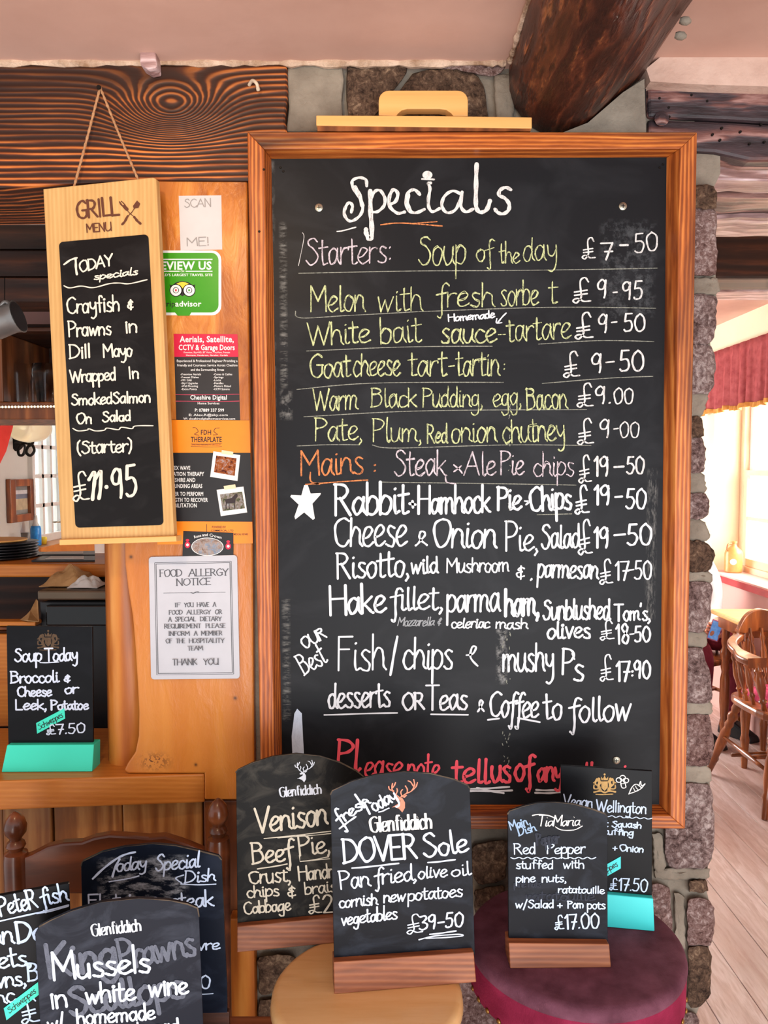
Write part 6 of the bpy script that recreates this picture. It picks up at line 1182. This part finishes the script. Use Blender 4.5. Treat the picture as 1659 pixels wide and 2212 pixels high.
for k, (gx, gy, gl) in enumerate(((40, .90, 'clear beer glass at the left end of the dark shelf'), (100, .90, 'clear beer glass beside the hanging menu board, front of the shelf'), (72, 1.0, 'clear beer glass standing farther back between the two front glasses'))):
    p = PY(gx, 868, gy); c_ = V((p.x, gy, shz)); t_ = thing('beer_glass', c_, gl, 'glass', 'beer glasses on the bar shelf')
    MB().lathe(c_ + V((0, 0, .0005)), c_ + V((0, 0, .115)), [(0, .022), (.05, .024), (.08, .024), (.5, .030), (.75, .036), (1, .036)], 20).build('bowl', gg, t_, smooth=True)
rp = thing('rope_light', PY(50, 880, .79), 'string of tiny warm bulbs along the shelf edge', 'light')
a = PY(-60, 880, .785); b = PY(330, 876, .785); MB().tube([a, b], .0022, 6).build('cable', M['ivory'], rp)
bulb = simple('lit_bulb', (255, 236, 200), .4, emit=3.0); bm0 = None
for k in range(56):
    p = a.lerp(b, (k+.5)/56) + V((0, -.002, 0))
    if bm0 is None: bm0 = MB().lathe(p - V((.0022, 0, 0)), p + V((.0022, 0, 0)), [(0, .0012), (.3, .003), (.7, .003), (1, .0012)], 8).build('bulb', bulb, rp, smooth=True); p00 = p
    else: c_ = bm0.copy(); COL.objects.link(c_); c_.parent = rp; c_.location = p - p00
tk = thing('pewter_tankard', PY(18, 690, .44), 'pewter tankard hanging upside down on its handle', 'tankard')
a = PY(-14, 700, .44); b = PY(40, 684, .44); MB().lathe(a, b, [(0, .001), (.01, .033), (.06, .036), (.7, .032), (.9, .034), (1, .037)], 24).build('cup', M['pewter'], tk, smooth=40)
bb2 = b + (b-a).normalized()*.0012; MB().lathe(b, bb2, [(0, .034), (1, .034)], 24).build('dark_mouth', M['black'], tk)
MB().tube(cr3([PY(-6, 686, .44) + V((0, 0, .016)), PY(0, 662, .44), PY(12, 652, .44), PY(24, 662, .44), PY(26, 676, .44)], 7), .0045, 8).build('handle', M['pewter'], tk, smooth=True)
MB().tube([PY(10, 652, .44), PY(10, 600, .45)], .0012, 6).build('hanging_wire', M['iron'], tk)
# side wall with window, framed panel, lamp
XL = -2.2
lw = thing('wall_left', (XL, 3.2, 0), None, None, kind='structure')
ya_, yb3 = PX(60, 1012, XL).y, PX(139, 1012, XL).y; z0_, z1_ = PX(100, 1168, XL).z, PX(100, 915, XL).z + .12
MB().box((XL-.2, 1.2, 0), (XL, ya_, 2.6)).build('near_piece', M['whitewall'], lw); MB().box((XL-.2, yb3, 0), (XL, 6.4, 2.6)).build('far_piece', M['whitewall'], lw)
MB().box((XL-.2, ya_, 0), (XL, yb3, z0_)).build('lower_piece', M['whitewall'], lw); MB().box((XL-.2, ya_, z1_), (XL, yb3, 2.6)).build('upper_piece', M['whitewall'], lw)
w2 = thing('window_2', (XL, (ya_+yb3)/2, z0_), None, None, kind='structure')
H_ = z1_-z0_; W_ = yb3-ya_
for bx_ in (((XL-.03, ya_, z0_), (XL+.03, ya_+.04, z1_)), ((XL-.03, yb3-.13, z0_), (XL+.03, yb3, z1_)), ((XL-.03, ya_+.04, z1_-.09), (XL+.03, yb3-.13, z1_)), ((XL-.03, ya_+.04, z0_), (XL+.03, yb3-.13, z0_+.05))): MB().box(*bx_).build('frame_member', M['white'], w2, bevel=.003)
yi0, yi1, zi0, zi1 = ya_+.04, yb3-.13, z0_+.05, z1_-.09
for j in range(1, 3): yy = yi0+(yi1-yi0)*j/3; MB().box((XL-.015, yy-.014, zi0), (XL+.02, yy+.014, zi1)).build('glazing_bar', M['white'], w2)
for j in range(1, 4): zz = zi0+(zi1-zi0)*j/4; MB().box((XL-.015, yi0, zz-.012), (XL+.02, yi1, zz+.012)).build('glazing_bar', M['white'], w2)
for j in range(3):
    for k in range(4): MB().box((XL-.002, yi0+(yi1-yi0)*j/3, zi0+(zi1-zi0)*k/4), (XL+.001, yi0+(yi1-yi0)*(j+1)/3, zi0+(zi1-zi0)*(k+1)/4)).build('pane', M['glass'], w2)
hp_ = PX(122, 1127, XL+.03); MB().tube([hp_ + V((0, -.05, 0)), hp_ + V((.03, 0, 0)), hp_ + V((0, .05, 0))], .006, 8).build('window_catch', M['steel'], w2, smooth=True)
# garden backdrop is the open sky; sill ledge
sl = thing('window_ledge', (XL+.1, (ya_+yb3)/2, z0_), 'brown wooden ledge below the window behind the bar', 'ledge')
MB().prism([V((XL, ya_-.2, z0_)), V((XL+.16, ya_-.2, z0_)), V((XL+.16, yb3+.1, z0_)), V((XL, yb3+.1, z0_))], (0, 0, -.15)).build('ledge_board', M['oak_h'], sl, bevel=.004)
def onl(px, py): return PX(px, py, XL+.08)
c_ = onl(78, 1174); c_.z = z0_ + .0008; t_ = thing('blue_bottle', c_, 'blue plastic bottle on the window ledge', 'bottle')
MB().lathe(c_, c_ + V((0, 0, .12)), [(0, .028), (.05, .031), (.85, .031), (1, .026)], 18).build('body', simple('blue_plastic', (30, 130, 220), .3, c2=(60, 160, 235), scale=40), t_, smooth=40); MB().lathe(c_ + V((0, 0, .1201)), c_ + V((0, 0, .185)), [(0, .022), (.3, .012), (.6, .012), (1, .009)], 14).build('spray_cap', M['white'], t_, smooth=True)
c_ = onl(93, 1170); c_.z = z0_ + .0008; t_ = thing('yellow_sponge_pot', c_, 'small yellow pot beside the blue bottle', 'pot'); MB().lathe(c_, c_ + V((0, 0, .045)), [(0, .02), (.8, .024), (1, .02)], 14).build('pot_body', M['yellow'], t_, smooth=True)
c_ = onl(56, 1186); c_.z = z0_ + .0008; t_ = thing('grey_tumbler', c_, 'grey tumbler on the ledge, left of the blue bottle', 'tumbler'); MB().lathe(c_, c_ + V((0, 0, .09)), [(0, .02), (1, .026)], 14).build('tumbler_body', M['pewter'], t_, smooth=True)
pf = thing('framed_panel', PX(38, 1080, XL), 'brown frame filled with flat colour bands on the white wall behind the bar', 'picture')
q = [PX(12, 1040, XL+.001), PX(63, 1029, XL+.001), PX(63, 1121, XL+.001), PX(15, 1133, XL+.001)]
yA, yB = q[0].y, q[1].y; zT = (q[0].z+q[1].z)/2; zB = (q[2].z+q[3].z)/2
fw = .045
for bx_ in (((XL+.001, yA, zB), (XL+.03, yA+fw*1.4, zT)), ((XL+.001, yB-fw, zB), (XL+.03, yB, zT)), ((XL+.001, yA+fw*1.4, zT-fw), (XL+.03, yB-fw, zT)), ((XL+.001, yA+fw*1.4, zB), (XL+.03, yB-fw, zB+fw))): MB().box(*bx_).build('frame_side', M['chair'], pf, bevel=.004)
zz = [zB+fw, zB+fw+(zT-zB-2*fw)*.15, zB+fw+(zT-zB-2*fw)*.55, zB+fw+(zT-zB-2*fw)*.72, zB+fw+(zT-zB-2*fw)*.86, zT-fw]
for k, c_ in enumerate(((150, 150, 146), (206, 190, 156), (120, 130, 150), (226, 228, 232), (130, 134, 134))): MB().box((XL+.002, yA+fw, zz[k]), (XL+.008, yB-fw, zz[k+1])).build('painted_band', simple('panel_band_%d' % k, c_, .5, scale=20), pf)  # flat colour bands fill the frame
lp_ = thing('wall_lamp', PX(34, 957, XL), 'black iron scroll wall lamp with glass shade behind the bar', 'lamp')
m0 = PX(32, 957, XL+.01); MB().lathe(PX(32, 957, XL), m0, [(0, .05), (1, .035)], 18).build('wall_plate', M['iron'], lp_, smooth=40)
def lpt(px, py, dx): return PX(px, py, XL+dx)
for L_ in ([(34, 957, .02), (46, 956, .08), (54, 966, .12), (50, 982, .14), (41, 982, .12), (40, 968, .12), (50, 958, .14), (62, 958, .18)], [(60, 958, .18), (70, 962, .2), (74, 974, .22), (66, 984, .22), (57, 978, .2), (60, 966, .2), (70, 958, .22), (72, 948, .22)]): MB().tube(cr3([lpt(*p) for p in L_], 7), .008, 8).build('scroll', M['iron'], lp_, smooth=True)
t = NT('lit_frosted_glass'); t.b.inputs['Emission Color'].default_value = (1, .86, .6, 1); t.b.inputs['Emission Strength'].default_value = .12; t.b.inputs['Transmission Weight'].default_value = .6; fgl = t.fin((240, 226, 196), .15)
a = lpt(40, 922, .2); b = lpt(96, 926, .22); 
MB().lathe(a, b, [(0, .055), (.05, .075), (.35, .085), (.7, .078), (.92, .06), (1, .03)], 24).build('glass_shade', fgl, lp_, smooth=True)
MB().tube([lpt(88, 908, .22), lpt(88, 885, .22)], .004, 8).build('stem', M['ivory'], lp_)
fg = thing('red_cloth', PX(10, 910, XL+.25), 'red cloth hanging at the left edge behind the bar', 'cloth')
q = [PX(-60, 903, XL+.25), PX(31, 903, XL+.25), PX(28, 925, XL+.25), PX(14, 975, XL+.25), PX(0, 1003, XL+.25), PX(-60, 1050, XL+.25)]
MB().prism(q, (-.01, 0, 0)).build('cloth_panel', M['flag'], fg, bevel=.003)
# counter and things on it
CZ = PY(100, 1219, .55).z
cn = thing('back_counter', (-1.2, .7, CZ), 'orange-brown wooden back counter behind the bar', 'counter')
MB().box((-2.0, .55, CZ-.032), (-.2, .80, CZ)).build('worktop', M['oak_h'], cn, bevel=.004)
bx2(-420, 1232, 420, 1246, .57, .60, 'front_rail', M['brownwood'], cn)
MB().box((-2.0, .78, 0), (-.2, .80, CZ-.033)).build('cabinet_back', M['darkwood'], cn)
p = PZ(-38, 1214, CZ); c_ = V((p.x, p.y+.09, CZ))
for k in range(6):
    t_ = thing('black_plate', c_ + V((0, 0, .0005 + k*.0072)), 'black plate, %s of the stack of six on the counter' % ('lowest', 'second from the bottom', 'third from the bottom', 'third from the top', 'second from the top', 'topmost')[k], 'plate', 'stack of black plates on the counter')
    MB().lathe(c_ + V((0, 0, .0005 + k*.0072)), c_ + V((0, 0, .0072 + k*.0072)), [(0, .07), (.3, .088), (.8, .094), (1, .092)], 32).build('plate_body', M['black'], t_, smooth=True)
t_ = thing('round_wooden_board', c_ + V((0, 0, .0440)), 'round pale wooden board lying on the black plates', 'board'); MB().lathe(c_ + V((-.012, 0, .0445)), c_ + V((-.012, 0, .049)), [(0, .075), (.5, .078), (1, .076)], 32).build('disc', M['pine'], t_)
for k, (q, zz, lab) in enumerate((([(60, 1202), (82, 1195), (205, 1193), (205, 1201)], .001, 'black clipboard with white sheets, farther back on the counter'), ([(68, 1214), (92, 1204), (205, 1204), (205, 1213)], .001, 'black clipboard with white sheets, front edge of the counter'))):
    base = [PZ(x_, y_, CZ+zz) for x_, y_ in q]; t_ = thing('clipboard', sum(base, V())/4, lab, 'clipboard')
    MB().prism(base, (0, 0, .004)).build('board', M['black'], t_)
    mid = sum(base, V())/4; MB().prism([mid.lerp(p_, .62) + V((0, 0, .0046)) for p_ in base], (0, 0, .001)).build('sheet', M['paper'], t_)
mc = thing('till_machine', PY(140, 1350, .42), 'dark grey box-shaped machine with metal tray top, under the counter', 'machine')
bx2(80, 1276, 330, 1297, .40, .70, 'tray', simple('brushed_steel_tray', (104, 88, 72), .35, .6), mc, bevel=.004); bx2(86, 1299, 330, 1680, .42, .70, 'body', M['black'], mc); bx2(98, 1308, 330, 1352, .405, .42, 'door_glass', simple('black_door_glass', (12, 10, 10), .1), mc)
def crumple(name, c, sx, sy, sz, mat, label, cat, seed):
    g = random.Random(seed); t_ = thing(name, c, label, cat); vs = []; fs = []; nu = 20; ph_ = [g.uniform(0, 6) for _ in range(6)]
    for i in range(nu+1):
        for j in range(nu+1):
            u, v = i/nu*2-1, j/nu*2-1; e = max(0, 1-abs(u)**2.5)*max(0, 1-abs(v)**2.5)
            h = e*(.55 + .28*abs(math.sin(u*3.1+ph_[0]+v*2)) + .22*abs(math.sin(v*4.7+ph_[1]-u*2.4)) + .12*math.sin(u*11+ph_[2])*math.sin(v*9+ph_[3]))
            vs.append(V(c) + V((u*sx, v*sy, .003 + h*sz)))
    for i in range(nu):
        for j in range(nu): fs.append((i*(nu+1)+j, (i+1)*(nu+1)+j, (i+1)*(nu+1)+j+1, i*(nu+1)+j+1))
    o = MB().add(vs, fs).build('crumpled_sheet', mat, t_); sm = o.modifiers.new('s', 'SOLIDIFY'); sm.thickness = .002
    return t_
mz = PY(0, 1276, .40).z
kraft = simple('kraft_paper', (182, 142, 96), .8, c2=(150, 112, 70), scale=20)
crumple('paper_bag', (PY(146, 1270, .48).x, .50, mz), .052, .055, .040, kraft, 'crumpled brown paper bag on the machine tray', 'bag', 4)
crumple('white_napkin', (PY(190, 1270, .46).x, .46, mz), .035, .035, .024, M['paper'], 'crumpled white napkin beside the brown paper bag', 'napkin', 9)
ls = thing('low_cupboard', PY(30, 1400, .42), 'brown wooden cupboard below the counter at the left edge', 'cupboard')
bx2(-420, 1343, 76, 1353, .38, .415, 'top_board', M['oak_h'], ls); bx2(-420, 1354, 73, 1362, .39, .415, 'moulding', M['brownwood'], ls); bx2(-420, 1364, 72, 1366, .40, .415, 'bead', M['darkwood'], ls); bx2(-420, 1370, 71, 1570, .395, .415, 'door', M['oak_h'], ls); bx2(-420, 1572, 72, 1750, .40, .415, 'plinth', M['darkwood'], ls)
pb = thing('folded_paper_bag', PY(65, 1343, .5), 'folded brown paper bags leaning on the machine', 'bag')
MB().add([PY(46, 1340, .39), PY(82, 1344, .385), PY(82, 1298, .45), PY(78, 1294, .46), PY(66, 1318, .42), PY(60, 1342, .37)], [(0, 1, 2, 3, 4), (0, 4, 5), (5, 4, 1)]).build('bag_sheet', kraft, pb)
pb.children[0].modifiers.new('s', 'SOLIDIFY').thickness = .003
MB().box((-2.8, .36, 0), (-2.75, 1.2, 2.4)).build('wall_left_2', M['darkwood'])['kind'] = 'structure'
